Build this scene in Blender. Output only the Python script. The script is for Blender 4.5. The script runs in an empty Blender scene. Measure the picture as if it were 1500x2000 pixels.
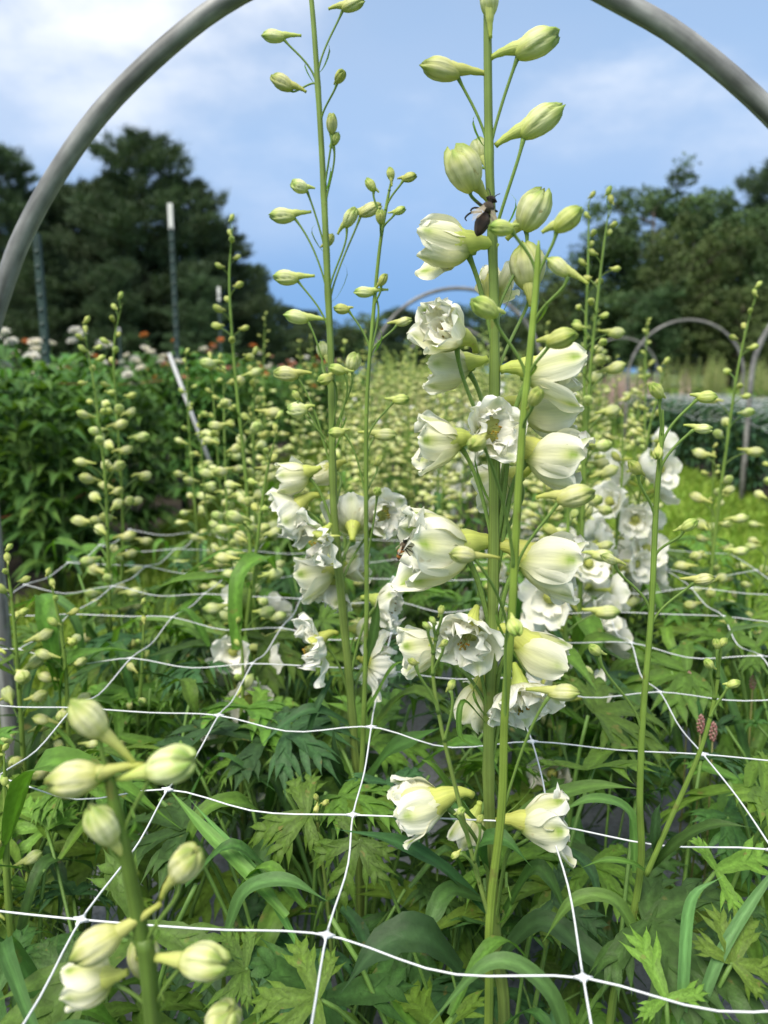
import bpy, math, random
import numpy as np
from mathutils import Vector, Matrix

R = math.radians
rnd = random.Random(7)
scene = bpy.context.scene
COL = scene.collection

# ------------------------------------------------------------------ camera
CAM_H = 0.80
PITCH, YAW = math.atan(272 / 1500), math.atan(125 / 1524.5)
cd = bpy.data.cameras.new('camera'); cam = bpy.data.objects.new('camera', cd); COL.objects.link(cam)
cd.sensor_fit = 'VERTICAL'; cd.sensor_height = 36.0; cd.lens = 27.0
cd.clip_start = 0.02; cd.clip_end = 4000
cam.location = (0, 0, CAM_H); cam.rotation_euler = (math.pi / 2 - PITCH, 0, YAW)
cd.dof.use_dof = True; cd.dof.focus_distance = 0.58; cd.dof.aperture_fstop = 6.6
scene.camera = cam

# ------------------------------------------------------------------ sky and sun
SUN_EL, SUN_AZ = R(56), R(-150)          # azimuth measured from +Y towards +X
w = bpy.data.worlds.new('World'); scene.world = w; w.use_nodes = True
nt = w.node_tree; N = nt.nodes; Lk = nt.links; N.clear()
def nn(t, **k):
    n = N.new(t)
    for a, b in k.items(): setattr(n, a, b)
    return n
out = nn('ShaderNodeOutputWorld'); bg = nn('ShaderNodeBackground'); Lk.new(bg.outputs[0], out.inputs[0])
sky = nn('ShaderNodeTexSky', sky_type='NISHITA', sun_disc=False)
sky.sun_elevation = SUN_EL; sky.sun_rotation = SUN_AZ; sky.air_density = 1.0; sky.dust_density = 0.6; sky.ozone_density = 2.0
tc = nn('ShaderNodeTexCoord')
sep = nn('ShaderNodeSeparateXYZ'); Lk.new(tc.outputs['Generated'], sep.inputs[0])
skm = nn('ShaderNodeVectorMath', operation='SCALE'); skm.inputs['Scale'].default_value = 0.06
Lk.new(sky.outputs[0], skm.inputs[0])
def maprange(src, a, b, c, d, sm=True):
    m = nn('ShaderNodeMapRange'); m.interpolation_type = 'SMOOTHSTEP' if sm else 'LINEAR'
    m.inputs[1].default_value, m.inputs[2].default_value, m.inputs[3].default_value, m.inputs[4].default_value = a, b, c, d
    Lk.new(src, m.inputs[0]); return m.outputs[0]
def mixc(fac, a, b):
    m = nn('ShaderNodeMix', data_type='RGBA')
    for s, v in ((0, fac), (6, a), (7, b)):
        if isinstance(v, (tuple, list)): m.inputs[s].default_value = (*v, 1)
        elif isinstance(v, float): m.inputs[s].default_value = v
        else: Lk.new(v, m.inputs[s])
    return m.outputs[2]
# a thin veil of blue-grey rain cloud low down, loose bright cumulus above it
mp = nn('ShaderNodeMapping'); mp.inputs['Scale'].default_value = (1.6, 1.6, 3.2); mp.inputs['Location'].default_value = (0.35, 0.15, 0.1)
Lk.new(tc.outputs['Generated'], mp.inputs[0])
n1 = nn('ShaderNodeTexNoise'); n1.inputs['Scale'].default_value = 2.1; n1.inputs['Detail'].default_value = 7; n1.inputs['Roughness'].default_value = 0.52
Lk.new(mp.outputs[0], n1.inputs['Vector'])
n2 = nn('ShaderNodeTexNoise'); n2.inputs['Scale'].default_value = 1.1; n2.inputs['Detail'].default_value = 3
Lk.new(mp.outputs[0], n2.inputs['Vector'])
low = maprange(sep.outputs['Z'], 0.0, 0.36, 1.0, 0.0)
veil = mixc(maprange(n2.outputs[0], 0.35, 0.65, 0.25, 0.7), (0.185, 0.300, 0.475), (0.285, 0.350, 0.465))
base = mixc(maprange(sep.outputs['Z'], 0.05, 0.6, 1.0, 0.6), skm.outputs[0], veil)
base = mixc(low, base, (0.103, 0.210, 0.390))
cz = nn('ShaderNodeMath', operation='ADD'); Lk.new(n1.outputs[0], cz.inputs[0]); Lk.new(maprange(sep.outputs['Z'], 0.2, 0.9, -0.02, 0.16), cz.inputs[1])
cm = nn('ShaderNodeMath', operation='MULTIPLY'); Lk.new(maprange(cz.outputs[0], 0.44, 0.78, 0.0, 1.0), cm.inputs[0]); Lk.new(maprange(sep.outputs['Z'], 0.10, 0.40, 0.0, 1.0), cm.inputs[1])
colr = mixc(cm.outputs[0], base, (0.56, 0.57, 0.59))
Lk.new(colr, bg.inputs[0]); bg.inputs[1].default_value = 1.0

sd = bpy.data.lights.new('sun', 'SUN'); so = bpy.data.objects.new('sun', sd); COL.objects.link(so)
sd.energy = 2.4; sd.angle = R(36); sd.color = (1.0, 0.93, 0.80)
sdir = Vector((math.sin(SUN_AZ) * math.cos(SUN_EL), math.cos(SUN_AZ) * math.cos(SUN_EL), math.sin(SUN_EL)))
so.rotation_euler = sdir.to_track_quat('Z', 'Y').to_euler()
scene.view_settings.view_transform = 'Standard'; scene.view_settings.look = 'None'
scene.view_settings.gamma = 1.0; scene.view_settings.exposure = 1.08
cy = scene.cycles
cy.use_denoising = True; cy.max_bounces = 7; cy.diffuse_bounces = 3; cy.glossy_bounces = 2; cy.transmission_bounces = 4; cy.transparent_max_bounces = 4
cy.caustics_reflective = False; cy.caustics_refractive = False

# ------------------------------------------------------------------ projection helper: photo pixel + distance along the bed -> world point
_rot = Matrix.Rotation(YAW, 4, 'Z') @ Matrix.Rotation(math.pi / 2 - PITCH, 4, 'X')
def at(x, y, Y):
    d = _rot @ Vector((x - 750, 1000 - y, -1500))
    return Vector((0, 0, CAM_H)) + d * (Y / d.y)

# ------------------------------------------------------------------ mesh helpers
class Geo:
    def __init__(s): s.v, s.f, s.c, s.p, s.n = [], [], [], [], 0
    def add(s, v, f, c=None, p=None):
        v = np.asarray(v, float).reshape(-1, 3); k = len(v)
        s.v.append(v)
        s.f.extend((f + s.n).tolist() if isinstance(f, np.ndarray) else [[i + s.n for i in q] for q in f])
        if c is None: c = (1, 1, 1)
        c = np.asarray(c, float)
        if c.ndim == 1: c = np.tile(c, (k, 1))
        s.c.append(c)
        s.p.append(np.zeros((k, 3)) if p is None else np.asarray(p, float))
        s.n += k
    def join(s, o, M=None):
        for v, c, p in zip(o.v, o.c, o.p):
            s.v.append(xf(M, v) if M is not None else v); s.c.append(c); s.p.append(p)
        s.f.extend([[i + s.n for i in q] for q in o.f]); s.n += o.n
    def mesh(s, name, mat, smooth=True):
        me = bpy.data.meshes.new(name)
        V = np.concatenate(s.v)
        me.from_pydata(V.tolist(), [], s.f)
        a = me.attributes.new('Col', 'FLOAT_COLOR', 'POINT')
        C = np.concatenate(s.c); a.data.foreach_set('color', np.c_[C, np.ones(len(C))].ravel())
        b = me.attributes.new('puv', 'FLOAT_VECTOR', 'POINT'); b.data.foreach_set('vector', np.concatenate(s.p).ravel())
        me.materials.append(mat)
        if smooth: me.polygons.foreach_set('use_smooth', [True] * len(me.polygons))
        me.update(); return me
def xf(M, v):
    A = np.array(M); return v @ A[:3, :3].T + A[:3, 3]
def gridfaces(n, m, wrap=False):
    f = []
    for i in range(n - 1):
        for j in range(m if wrap else m - 1):
            j2 = (j + 1) % m
            f.append((i * m + j, i * m + j2, (i + 1) * m + j2, (i + 1) * m + j))
    return f
def tube(g, pts, rad, n=8, col=(1, 1, 1), cap=True, flute=0.0):
    pts = np.asarray([tuple(p) for p in pts], float); k = len(pts)
    rad = np.broadcast_to(np.asarray(rad, float), (k,))
    T = np.gradient(pts, axis=0); T /= np.linalg.norm(T, axis=1)[:, None] + 1e-12
    a = np.array([1, 0, 0]) if abs(T[0][0]) < 0.8 else np.array([0, 1, 0])
    V = []; P = []
    L = np.r_[0, np.cumsum(np.linalg.norm(np.diff(pts, axis=0), axis=1))]
    for i in range(k):
        a = a - T[i] * a.dot(T[i]); a /= np.linalg.norm(a) + 1e-12
        b = np.cross(T[i], a)
        for j in range(n):
            th = 2 * math.pi * j / n
            V.append(pts[i] + rad[i] * (1 + flute * math.cos(5 * th + i * .05)) * (math.cos(th) * a + math.sin(th) * b)); P.append((j / n, L[i], 0))
    f = gridfaces(k, n, True)
    if cap: f += [tuple(range(n - 1, -1, -1)), tuple(range((k - 1) * n, k * n))]
    c = np.asarray(col, float)
    if c.ndim == 2: c = np.repeat(c, n, axis=0)
    off = g.n
    V = np.array(V)
    s_f = [tuple(q) for q in f]
    g.v.append(V); g.f.extend([[i + off for i in q] for q in s_f])
    if c.ndim == 1: c = np.tile(c, (len(V), 1))
    g.c.append(c); g.p.append(np.array(P)); g.n += len(V)
def bez(p0, p1, p2, p3, n=10):
    p0, p1, p2, p3 = [np.array(tuple(p), float) for p in (p0, p1, p2, p3)]
    t = np.linspace(0, 1, n)[:, None]
    return (1 - t) ** 3 * p0 + 3 * (1 - t) ** 2 * t * p1 + 3 * (1 - t) * t * t * p2 + t ** 3 * p3
def smoothpath(P, n=40):
    P = np.asarray([tuple(p) for p in P], float); k = len(P)
    if k < 3: return np.array([P[0] + (P[-1] - P[0]) * t for t in np.linspace(0, 1, n)])
    Q = np.vstack([2 * P[0] - P[1], P, 2 * P[-1] - P[-2]]); o = []
    for t in np.linspace(0, k - 1 - 1e-9, n):
        i = int(t); u = t - i; a, b, c, d = Q[i], Q[i + 1], Q[i + 2], Q[i + 3]
        o.append(0.5 * ((2 * b) + (c - a) * u + (2 * a - 5 * b + 4 * c - d) * u * u + (3 * b - a - 3 * c + d) * u ** 3))
    return np.array(o)
def obj(name, me, parent=None, M=None, **props):
    o = bpy.data.objects.new(name, me); COL.objects.link(o)
    if parent is not None: o.parent = parent
    if M is not None: o.matrix_basis = M
    for k, v in props.items(): o[k] = v
    return o
def thing(name, label, cat, loc, group=None):
    o = bpy.data.objects.new(name, None); COL.objects.link(o); o.location = loc
    o.empty_display_size = 0.05; o['label'] = label; o['category'] = cat
    if group: o['group'] = group
    return o
def frame(pos, d, upv=(0, 0, 1), s=1.0):
    z = Vector(d).normalized(); u = Vector(upv)
    if abs(z.dot(u.normalized())) > 0.97: u = Vector((0, -1, 0.15)) if abs(z.y) < 0.9 else Vector((1, 0, 0))
    y = (u - z * z.dot(u)).normalized(); x = y.cross(z)
    M = Matrix((x, y, z)).transposed().to_4x4()
    return Matrix.Translation(pos) @ M @ Matrix.Scale(s, 4)
def lerp(a, b, t): return np.asarray(a) * (1 - t) + np.asarray(b) * t
def sst(a, b, x):
    t = np.clip((np.asarray(x, float) - a) / (b - a), 0, 1); return t * t * (3 - 2 * t)

# ------------------------------------------------------------------ materials
def mat(name): 
    m = bpy.data.materials.new(name); m.use_nodes = True; m.node_tree.nodes.clear(); return m
def mk(m, t, **k):
    n = m.node_tree.nodes.new(t)
    for a, b in k.items(): setattr(n, a, b)
    return n
def organic(name, rough=0.5, trans=0.3, spec=0.3, noise=8.0, namp=0.25, hue=0.0, vein=None, veinamt=0.0, bump=0.0, objrand=0.15, tcol=None, blem=None):
    """pigment from the mesh attribute 'Col', mottled by noise, streaked along 'puv', part translucent"""
    m = mat(name); T = m.node_tree.links
    at_ = mk(m, 'ShaderNodeAttribute', attribute_name='Col'); pv = mk(m, 'ShaderNodeAttribute', attribute_name='puv')
    tco = mk(m, 'ShaderNodeTexCoord'); oi = mk(m, 'ShaderNodeObjectInfo')
    no = mk(m, 'ShaderNodeTexNoise'); no.inputs['Scale'].default_value = noise; no.inputs['Detail'].default_value = 4
    T.new(tco.outputs['Object'], no.inputs['Vector'])
    mr = mk(m, 'ShaderNodeMapRange'); T.new(no.outputs[0], mr.inputs[0])
    mr.inputs[1].default_value = 0.3; mr.inputs[2].default_value = 0.7; mr.inputs[3].default_value = 1 - namp; mr.inputs[4].default_value = 1 + namp
    rr = mk(m, 'ShaderNodeMapRange'); T.new(oi.outputs['Random'], rr.inputs[0]); rr.inputs[3].default_value = 1 - objrand; rr.inputs[4].default_value = 1 + objrand
    mu = mk(m, 'ShaderNodeMath', operation='MULTIPLY'); T.new(mr.outputs[0], mu.inputs[0]); T.new(rr.outputs[0], mu.inputs[1])
    hs = mk(m, 'ShaderNodeHueSaturation'); T.new(at_.outputs['Color'], hs.inputs['Color']); T.new(mu.outputs[0], hs.inputs['Value'])
    if hue:
        hr = mk(m, 'ShaderNodeMapRange'); T.new(oi.outputs['Random'], hr.inputs[0]); hr.inputs[3].default_value = 0.5 - hue; hr.inputs[4].default_value = 0.5 + hue
        T.new(hr.outputs[0], hs.inputs['Hue'])
    col = hs.outputs[0]; bsrc = no.outputs[0]
    if vein:
        mpn = mk(m, 'ShaderNodeMapping'); mpn.inputs['Scale'].default_value = vein; T.new(pv.outputs['Vector'], mpn.inputs[0])
        vn = mk(m, 'ShaderNodeTexNoise'); vn.inputs['Scale'].default_value = 1.0; vn.inputs['Detail'].default_value = 2; T.new(mpn.outputs[0], vn.inputs['Vector'])
        vr = mk(m, 'ShaderNodeMapRange'); T.new(vn.outputs[0], vr.inputs[0]); vr.inputs[1].default_value = 0.3; vr.inputs[2].default_value = 0.7
        vr.inputs[3].default_value = 1 - veinamt; vr.inputs[4].default_value = 1 + veinamt * 0.5
        h2 = mk(m, 'ShaderNodeHueSaturation'); T.new(col, h2.inputs['Color']); T.new(vr.outputs[0], h2.inputs['Value']); col = h2.outputs[0]; bsrc = vn.outputs[0]
    if blem:      # dry or bruised flecks: scale, threshold, colour
        ofs = mk(m, 'ShaderNodeVectorMath', operation='ADD'); T.new(tco.outputs['Object'], ofs.inputs[0]); T.new(oi.outputs['Random'], ofs.inputs[1])
        b1 = mk(m, 'ShaderNodeTexNoise'); b1.inputs['Scale'].default_value = blem[0]; b1.inputs['Detail'].default_value = 3; T.new(ofs.outputs[0], b1.inputs['Vector'])
        b2 = mk(m, 'ShaderNodeMapRange'); T.new(b1.outputs[0], b2.inputs[0]); b2.inputs[1].default_value = blem[1]; b2.inputs[2].default_value = blem[1] + .07; b2.inputs[4].default_value = .7
        b3 = mk(m, 'ShaderNodeMix', data_type='RGBA'); T.new(b2.outputs[0], b3.inputs[0]); T.new(col, b3.inputs[6]); b3.inputs[7].default_value = (*blem[2], 1); col = b3.outputs[2]
    bs = mk(m, 'ShaderNodeBsdfPrincipled'); T.new(col, bs.inputs['Base Color']); bs.inputs['Roughness'].default_value = rough
    bs.inputs['Specular IOR Level'].default_value = spec
    if bump:
        bp = mk(m, 'ShaderNodeBump'); bp.inputs['Strength'].default_value = bump; bp.inputs['Distance'].default_value = 0.002
        T.new(bsrc, bp.inputs['Height']); T.new(bp.outputs[0], bs.inputs['Normal'])
    o = mk(m, 'ShaderNodeOutputMaterial'); sh = bs.outputs[0]
    if trans:
        tr = mk(m, 'ShaderNodeBsdfTranslucent'); mx = mk(m, 'ShaderNodeMixShader'); mx.inputs[0].default_value = trans
        tcn = mk(m, 'ShaderNodeMix', data_type='RGBA', blend_type='MULTIPLY'); tcn.inputs[0].default_value = 1.0
        T.new(col, tcn.inputs[6]); tcn.inputs[7].default_value = (*(tcol or (1.1, 1.15, 0.75)), 1)
        T.new(tcn.outputs[2], tr.inputs[0]); T.new(bs.outputs[0], mx.inputs[1]); T.new(tr.outputs[0], mx.inputs[2]); sh = mx.outputs[0]
    T.new(sh, o.inputs[0]); return m
M_PETAL = organic('petal', 0.6, 0.32, 0.25, noise=1.4, namp=0.04, vein=(6, 1.6, 1), veinamt=0.07, bump=0.22, objrand=0.04, tcol=(1, 1, 0.9), blem=(3.2, .70, (0.55, 0.46, 0.22)))
M_BUD = organic('bud_skin', 0.5, 0.15, 0.3, noise=3.0, namp=0.08, vein=(26, 1.5, 1), veinamt=0.16, bump=0.3, objrand=0.10, hue=0.014, tcol=(1, 1, 0.7), blem=(6, .68, (0.40, 0.33, 0.12)))
M_STEM = organic('stem_skin', 0.5, 0.0, 0.3, noise=30, namp=0.18, vein=(14, 4, 1), veinamt=0.30, bump=0.2, objrand=0.08, blem=(90, .66, (0.15, 0.15, 0.04)))
M_LEAF = organic('leaf', 0.5, 0.26, 0.22, noise=22, namp=0.16, vein=(3.0, 16, 1), veinamt=0.14, bump=0.3, objrand=0.25, hue=0.012, tcol=(1.3, 1.6, 0.45), blem=(7, .66, (0.20, 0.17, 0.05)))
M_MASS = organic('foliage', 0.55, 0.25, 0.2, noise=3, namp=0.25, objrand=0.15, hue=0.01, tcol=(1.4, 1.5, 0.5))
M_NEEDLE = organic('tree_foliage', 0.6, 0.15, 0.2, noise=0.6, namp=0.35, objrand=0.2, hue=0.012, tcol=(1.2, 1.3, 0.5))
M_BARK = organic('bark', 0.9, 0, 0.1, noise=4, namp=0.35, bump=0.6)
M_PLAST = organic('white_plastic', 0.38, 0.18, 0.45, noise=60, namp=0.06, objrand=0.03, tcol=(1, 1, 1))
M_PIPE = organic('galvanised_pipe', 0.5, 0, 0.5, noise=45, namp=0.20, vein=(5, 9, 1), veinamt=0.7, bump=0.15, objrand=0.06)
M_POST = organic('painted_post', 0.6, 0, 0.3, noise=10, namp=0.25, bump=0.1)
M_TWINE = organic('twine', 0.85, 0, 0.1, noise=120, namp=0.3, bump=0.4)
M_FUZZ = organic('insect', 0.5, 0, 0.4, noise=400, namp=0.45, bump=0.6)
def wing_mat():
    m = mat('insect_wing'); T = m.node_tree.links
    bs = mk(m, 'ShaderNodeBsdfPrincipled'); bs.inputs['Base Color'].default_value = (0.5, 0.42, 0.3, 1); bs.inputs['Roughness'].default_value = 0.25
    tr = mk(m, 'ShaderNodeBsdfTransparent'); no = mk(m, 'ShaderNodeTexNoise'); no.inputs['Scale'].default_value = 300
    mr = mk(m, 'ShaderNodeMapRange'); T.new(no.outputs[0], mr.inputs[0]); mr.inputs[3].default_value = 0.2; mr.inputs[4].default_value = 0.7
    mx = mk(m, 'ShaderNodeMixShader'); T.new(mr.outputs[0], mx.inputs[0]); T.new(tr.outputs[0], mx.inputs[1]); T.new(bs.outputs[0], mx.inputs[2])
    o = mk(m, 'ShaderNodeOutputMaterial'); T.new(mx.outputs[0], o.inputs[0]); return m
M_WING = wing_mat()
def ground_mat(name, c1, c2, c3, sc, bump=0.5):
    m = mat(name); T = m.node_tree.links; tco = mk(m, 'ShaderNodeTexCoord')
    a = mk(m, 'ShaderNodeTexNoise'); a.inputs['Scale'].default_value = sc; a.inputs['Detail'].default_value = 8; T.new(tco.outputs['Object'], a.inputs['Vector'])
    b = mk(m, 'ShaderNodeTexNoise'); b.inputs['Scale'].default_value = sc * 14; b.inputs['Detail'].default_value = 5; T.new(tco.outputs['Object'], b.inputs['Vector'])
    r = mk(m, 'ShaderNodeValToRGB'); e = r.color_ramp.elements
    e[0].position = 0.35; e[0].color = (*c1, 1); e[1].position = 0.65; e[1].color = (*c2, 1); T.new(a.outputs[0], r.inputs[0])
    mr = mk(m, 'ShaderNodeMapRange'); T.new(b.outputs[0], mr.inputs[0]); mr.inputs[1].default_value = 0.4; mr.inputs[2].default_value = 0.7
    mx = mk(m, 'ShaderNodeMix', data_type='RGBA'); T.new(mr.outputs[0], mx.inputs[0]); T.new(r.outputs[0], mx.inputs[6]); mx.inputs[7].default_value = (*c3, 1)
    bs = mk(m, 'ShaderNodeBsdfPrincipled'); bs.inputs['Roughness'].default_value = 0.9; T.new(mx.outputs[2], bs.inputs['Base Color'])
    bp = mk(m, 'ShaderNodeBump'); bp.inputs['Strength'].default_value = bump; bp.inputs['Distance'].default_value = 0.03; T.new(b.outputs[0], bp.inputs['Height']); T.new(bp.outputs[0], bs.inputs['Normal'])
    o = mk(m, 'ShaderNodeOutputMaterial'); T.new(bs.outputs[0], o.inputs[0]); return m
M_GROUND = ground_mat('meadow_ground', (0.09, 0.15, 0.03), (0.13, 0.20, 0.04), (0.07, 0.09, 0.03), 0.7)
M_SOIL = ground_mat('bed_soil', (0.045, 0.035, 0.025), (0.075, 0.06, 0.04), (0.03, 0.025, 0.018), 3)
M_FABRIC = ground_mat('weed_fabric', (0.20, 0.22, 0.25), (0.27, 0.29, 0.32), (0.15, 0.16, 0.18), 9, 0.2)

# ------------------------------------------------------------------ setting: ground, beds, sky is the world
def sheet(name, x0, x1, y0, y1, z, m, nx=2, ny=2, amp=0.0, **pr):
    g = Geo(); xs = np.linspace(x0, x1, nx); ys = np.linspace(y0, y1, ny)
    V = [(x, y, z + amp * math.sin(x * 9 + y * 4) * math.sin(y * 7 - x * 3)) for y in ys for x in xs]
    g.add(V, gridfaces(ny, nx)); return obj(name, g.mesh(name, m), **pr)
sheet('ground', -1500, 1500, -300, 3000, 0, M_GROUND, kind='structure')
sheet('bed_soil', -0.62, 0.62, -0.4, 22, 0.012, M_SOIL, 8, 120, 0.008, kind='structure')
sheet('bed_soil', -2.75, -1.28, 1.2, 22, 0.012, M_SOIL, 8, 120, 0.008, kind='structure')
sheet('bed_soil', 1.85, 3.05, 1.5, 22, 0.012, M_SOIL, 8, 120, 0.008, kind='structure')
sheet('weed_fabric', -0.58, 0.58, 0.0, 2.0, 0.03, M_FABRIC, 30, 60, 0.008, kind='structure')

def grass_obj(name, label, rects, n, seed, h=(0.03, 0.085)):
    r = np.random.RandomState(seed); A = np.array([(b - a) * (d - c) for a, b, c, d in rects]); k = (n * A / A.sum()).astype(int)
    P = []
    for (a, b, c, d), q in zip(rects, k):
        u = r.rand(q); P.append(np.c_[a + (b - a) * r.rand(q), c + (d - c) * u ** 1.7])
    P = np.concatenate(P); q = len(P)
    th = r.rand(q) * 6.283; H = (h[0] + (h[1] - h[0]) * r.rand(q)) * (0.8 + 0.1 * P[:, 1] ** 0.5); W = 0.0022 + 0.0028 * r.rand(q) + 0.0006 * P[:, 1]
    dx, dy = np.cos(th), np.sin(th); lean = H * (0.15 + 0.7 * r.rand(q)); la = r.rand(q) * 6.283
    lx, ly = np.cos(la) * lean, np.sin(la) * lean
    z0 = np.zeros(q)
    V = np.stack([np.c_[P[:, 0] - dx * W, P[:, 1] - dy * W, z0], np.c_[P[:, 0] + dx * W, P[:, 1] + dy * W, z0],
                  np.c_[P[:, 0] - dx * W * .8 + lx * .35, P[:, 1] - dy * W * .8 + ly * .35, H * .6], np.c_[P[:, 0] + dx * W * .8 + lx * .35, P[:, 1] + dy * W * .8 + ly * .35, H * .6],
                  np.c_[P[:, 0] + lx, P[:, 1] + ly, H]], 1).reshape(-1, 3)
    i = np.arange(q)[:, None] * 5
    F = [list(x) for x in np.concatenate([i + [0, 1, 3, 2]], 0).tolist()] + np.concatenate([i + [2, 3, 4]], 0).tolist()
    hue = r.rand(q)[:, None]
    C = lerp((0.15, 0.28, 0.035), (0.27, 0.38, 0.06), hue); C = np.repeat(C, 5, 0)
    g = Geo(); g.v = [V]; g.f = F; g.c = [C]; g.p = [np.zeros((len(V), 3))]; g.n = len(V)
    o = obj(name, g.mesh(name, M_MASS, False)); o['kind'] = 'stuff'; o['label'] = label; o['category'] = 'grass'
    return o
grass_obj('path_grass', 'short bright green grass on the path right of the bed', [(0.55, 1.95, 0.7, 9)], 42000, 3)
grass_obj('path_grass', 'short green grass on the path left of the bed', [(-1.45, -0.55, 0.7, 9)], 32000, 4)
grass_obj('meadow_grass', 'rough grass of the meadow behind the beds', [(-14, 14, 9, 34)], 26000, 5, (0.08, 0.22))

# ------------------------------------------------------------------ trees
def pine_crown(seed, H, Rm):  # broad white-pine habit
    r = np.random.RandomState(seed); g = Geo(); tv = []; tc_ = []
    tr = Geo(); tube(tr, [(0, 0, 0), (0.05, 0.02, H * .5), (0, 0, H)], [H * .017, H * .010, 0.02], 7, (0.06, 0.05, 0.04))
    nb = 190
    for b in range(nb):
        t = 0.04 + 0.95 * (b + r.rand()) / nb
        z0 = H * t; prof = Rm * (1 - t) ** 0.5 * (0.62 + 0.55 * r.rand()) * (0.75 + 0.25 * math.sin(t * 23)) + 0.35
        if t < 0.12: prof *= 0.85
        az = b * 2.399 + r.rand() * 0.7; rise = 0.05 + 0.55 * t + 0.25 * r.rand()
        d = np.array([math.cos(az), math.sin(az), 0]); side = np.array([-d[1], d[0], 0])
        tube(tr, [d * 0.02 + (0, 0, z0), d * prof * .6 + (0, 0, z0 + prof * rise * .35), d * prof * .97 + (0, 0, z0 + prof * rise * .75)], [0.05 * (1 - t) + .012, 0.02, 0.006], 4, (0.06, 0.05, 0.04))
        k = int(8 + prof * 8)
        for j in range(k):
            s = 0.18 + 0.82 * math.sqrt(r.rand()); wd = (r.rand() - .5) * prof * 0.62 * (1.1 - s * .6)
            c = d * prof * s + side * wd + np.array([0, 0, z0 + prof * rise * .75 * s ** 1.3 + (r.rand() - .5) * .22])
            shade = 0.72 + 0.55 * r.rand()
            for q in range(9):
                v = r.randn(3); v[2] = abs(v[2]) * 1.1 + .35; v += d * .7; v /= np.linalg.norm(v); ln = 0.30 + .42 * r.rand() ** 2
                p = np.cross(v, r.randn(3)); p /= np.linalg.norm(p) + 1e-9; o = c + r.randn(3) * .09
                tv.append((o - p * .028, o + p * .028, o + v * ln)); tc_.append(np.array((0.066, 0.105, 0.052)) * shade)
    V = np.array(tv).reshape(-1, 3); g.add(V, np.arange(len(V)).reshape(-1, 3), np.repeat(np.array(tc_), 3, 0))
    return tr.mesh('pine_trunk', M_BARK), g.mesh('pine_crown', M_NEEDLE, False)
def leafy_crown(seed, H, Rm, colr):
    r = np.random.RandomState(seed); tr = Geo(); g = Geo()
    tube(tr, [(0, 0, 0), (0.1, 0.05, H * .35), (0.15, 0, H * .62), (0.1, 0, H * .92)], [H * .02, H * .015, H * .009, 0.02], 8, (0.12, 0.10, 0.085))
    tv = []; tcl = []
    for b in range(30):
        t = 0.22 + 0.72 * b / 29 + .04 * r.randn(); az = b * 2.4 + r.rand(); L = Rm * (0.4 + .6 * math.sin(min(1, max(0.05, t)) * 2.75)) * (0.65 + .5 * r.rand())
        d = np.array([math.cos(az), math.sin(az), 0]); e = d * L + np.array([0, 0, H * t + L * .35]); s0 = np.array([0.1, 0, H * t - L * .25])
        tube(tr, [s0, s0 * .5 + e * .5 + (0, 0, -.15), e], [H * .006, H * .003, .01], 5, (0.10, 0.085, 0.07))
        for q in range(9):
            c = s0 + (e - s0) * (0.3 + .7 * r.rand()) + r.randn(3) * L * .14; rad = 0.35 + .45 * r.rand(); sh = 0.7 + .6 * r.rand()
            for k in range(60):
                n = r.randn(3); n /= np.linalg.norm(n); p = c + n * rad * (0.55 + .5 * r.rand()) * (1, 1, .7)
                a = r.randn(3); a /= np.linalg.norm(a); bb = np.cross(a, n + r.randn(3) * .4); bb /= np.linalg.norm(bb) + 1e-9; ln = .15 + .12 * r.rand()
                tv.append((p - bb * ln * .38, p + a * ln * .9, p + bb * ln * .38)); tcl.append(np.array(colr) * sh * (.85 + .3 * r.rand()))
    V = np.array(tv).reshape(-1, 3); g.add(V, np.arange(len(V)).reshape(-1, 3), np.repeat(np.array(tcl), 3, 0))
    return tr.mesh('broadleaf_trunk', M_BARK), g.mesh('broadleaf_crown', M_NEEDLE, False)
PINES = [pine_crown(s, 13.5, 5.6) for s in (1, 2, 3)]
BROAD = [leafy_crown(11, 10, 3.6, (0.068, 0.108, 0.040)), leafy_crown(12, 10, 3.2, (0.055, 0.100, 0.040)), leafy_crown(13, 10, 4.0, (0.098, 0.140, 0.048))]
def tree(name, me, px, top, Y, H0, label, group, sx=1.0, rot=0):
    b = at(px, 728, Y); hz = (CAM_H + (728 - top) / 1500 * Y) / H0
    t = thing(name, label, 'tree', (b.x, Y, 0), group); t.scale = (hz * sx, hz * sx, hz); t.rotation_euler = (0, 0, rot)
    obj('trunk', me[0], t); obj('crown', me[1], t)
for i, (p, top, Y, sx, lab) in enumerate([
    (20, 250, 40, 1.0, 'dark pine at the left edge behind the hoop'),
    (165, 330, 43, 1.0, 'shorter dark pine seen through the left side of the hoop'),
    (300, 240, 40, 1.15, 'tallest bushy pine behind the white-tipped metal post'),
    (430, 420, 44, 1.0, 'lower pine at the right shoulder of the left pine grove'),
    (500, 500, 48, 0.95, 'small pine at the right end of the left pine grove'),
    (95, 430, 36, 1.1, 'low dark pine in front of the left grove'),
    (395, 520, 37, 1.1, 'low wide pine standing before the tallest pine'),
    (230, 500, 36, 1.1, 'short pine at the foot of the left grove'),
    (105, 345, 42, 1.15, 'mid-height pine between the left edge pine and the shorter pine'), (385, 330, 42, 1.1, 'broad pine just right of the tallest pine'), (235, 320, 41, 1.1, 'round-topped pine just left of the tallest pine'),
    (1490, 320, 44, 1.0, 'tall dark pine at the right edge of the photo')]):
    tree('pine_tree', PINES[i % 3], p, top, Y, 15.4, lab, 'pines behind the field', sx, i * 1.3)
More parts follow.
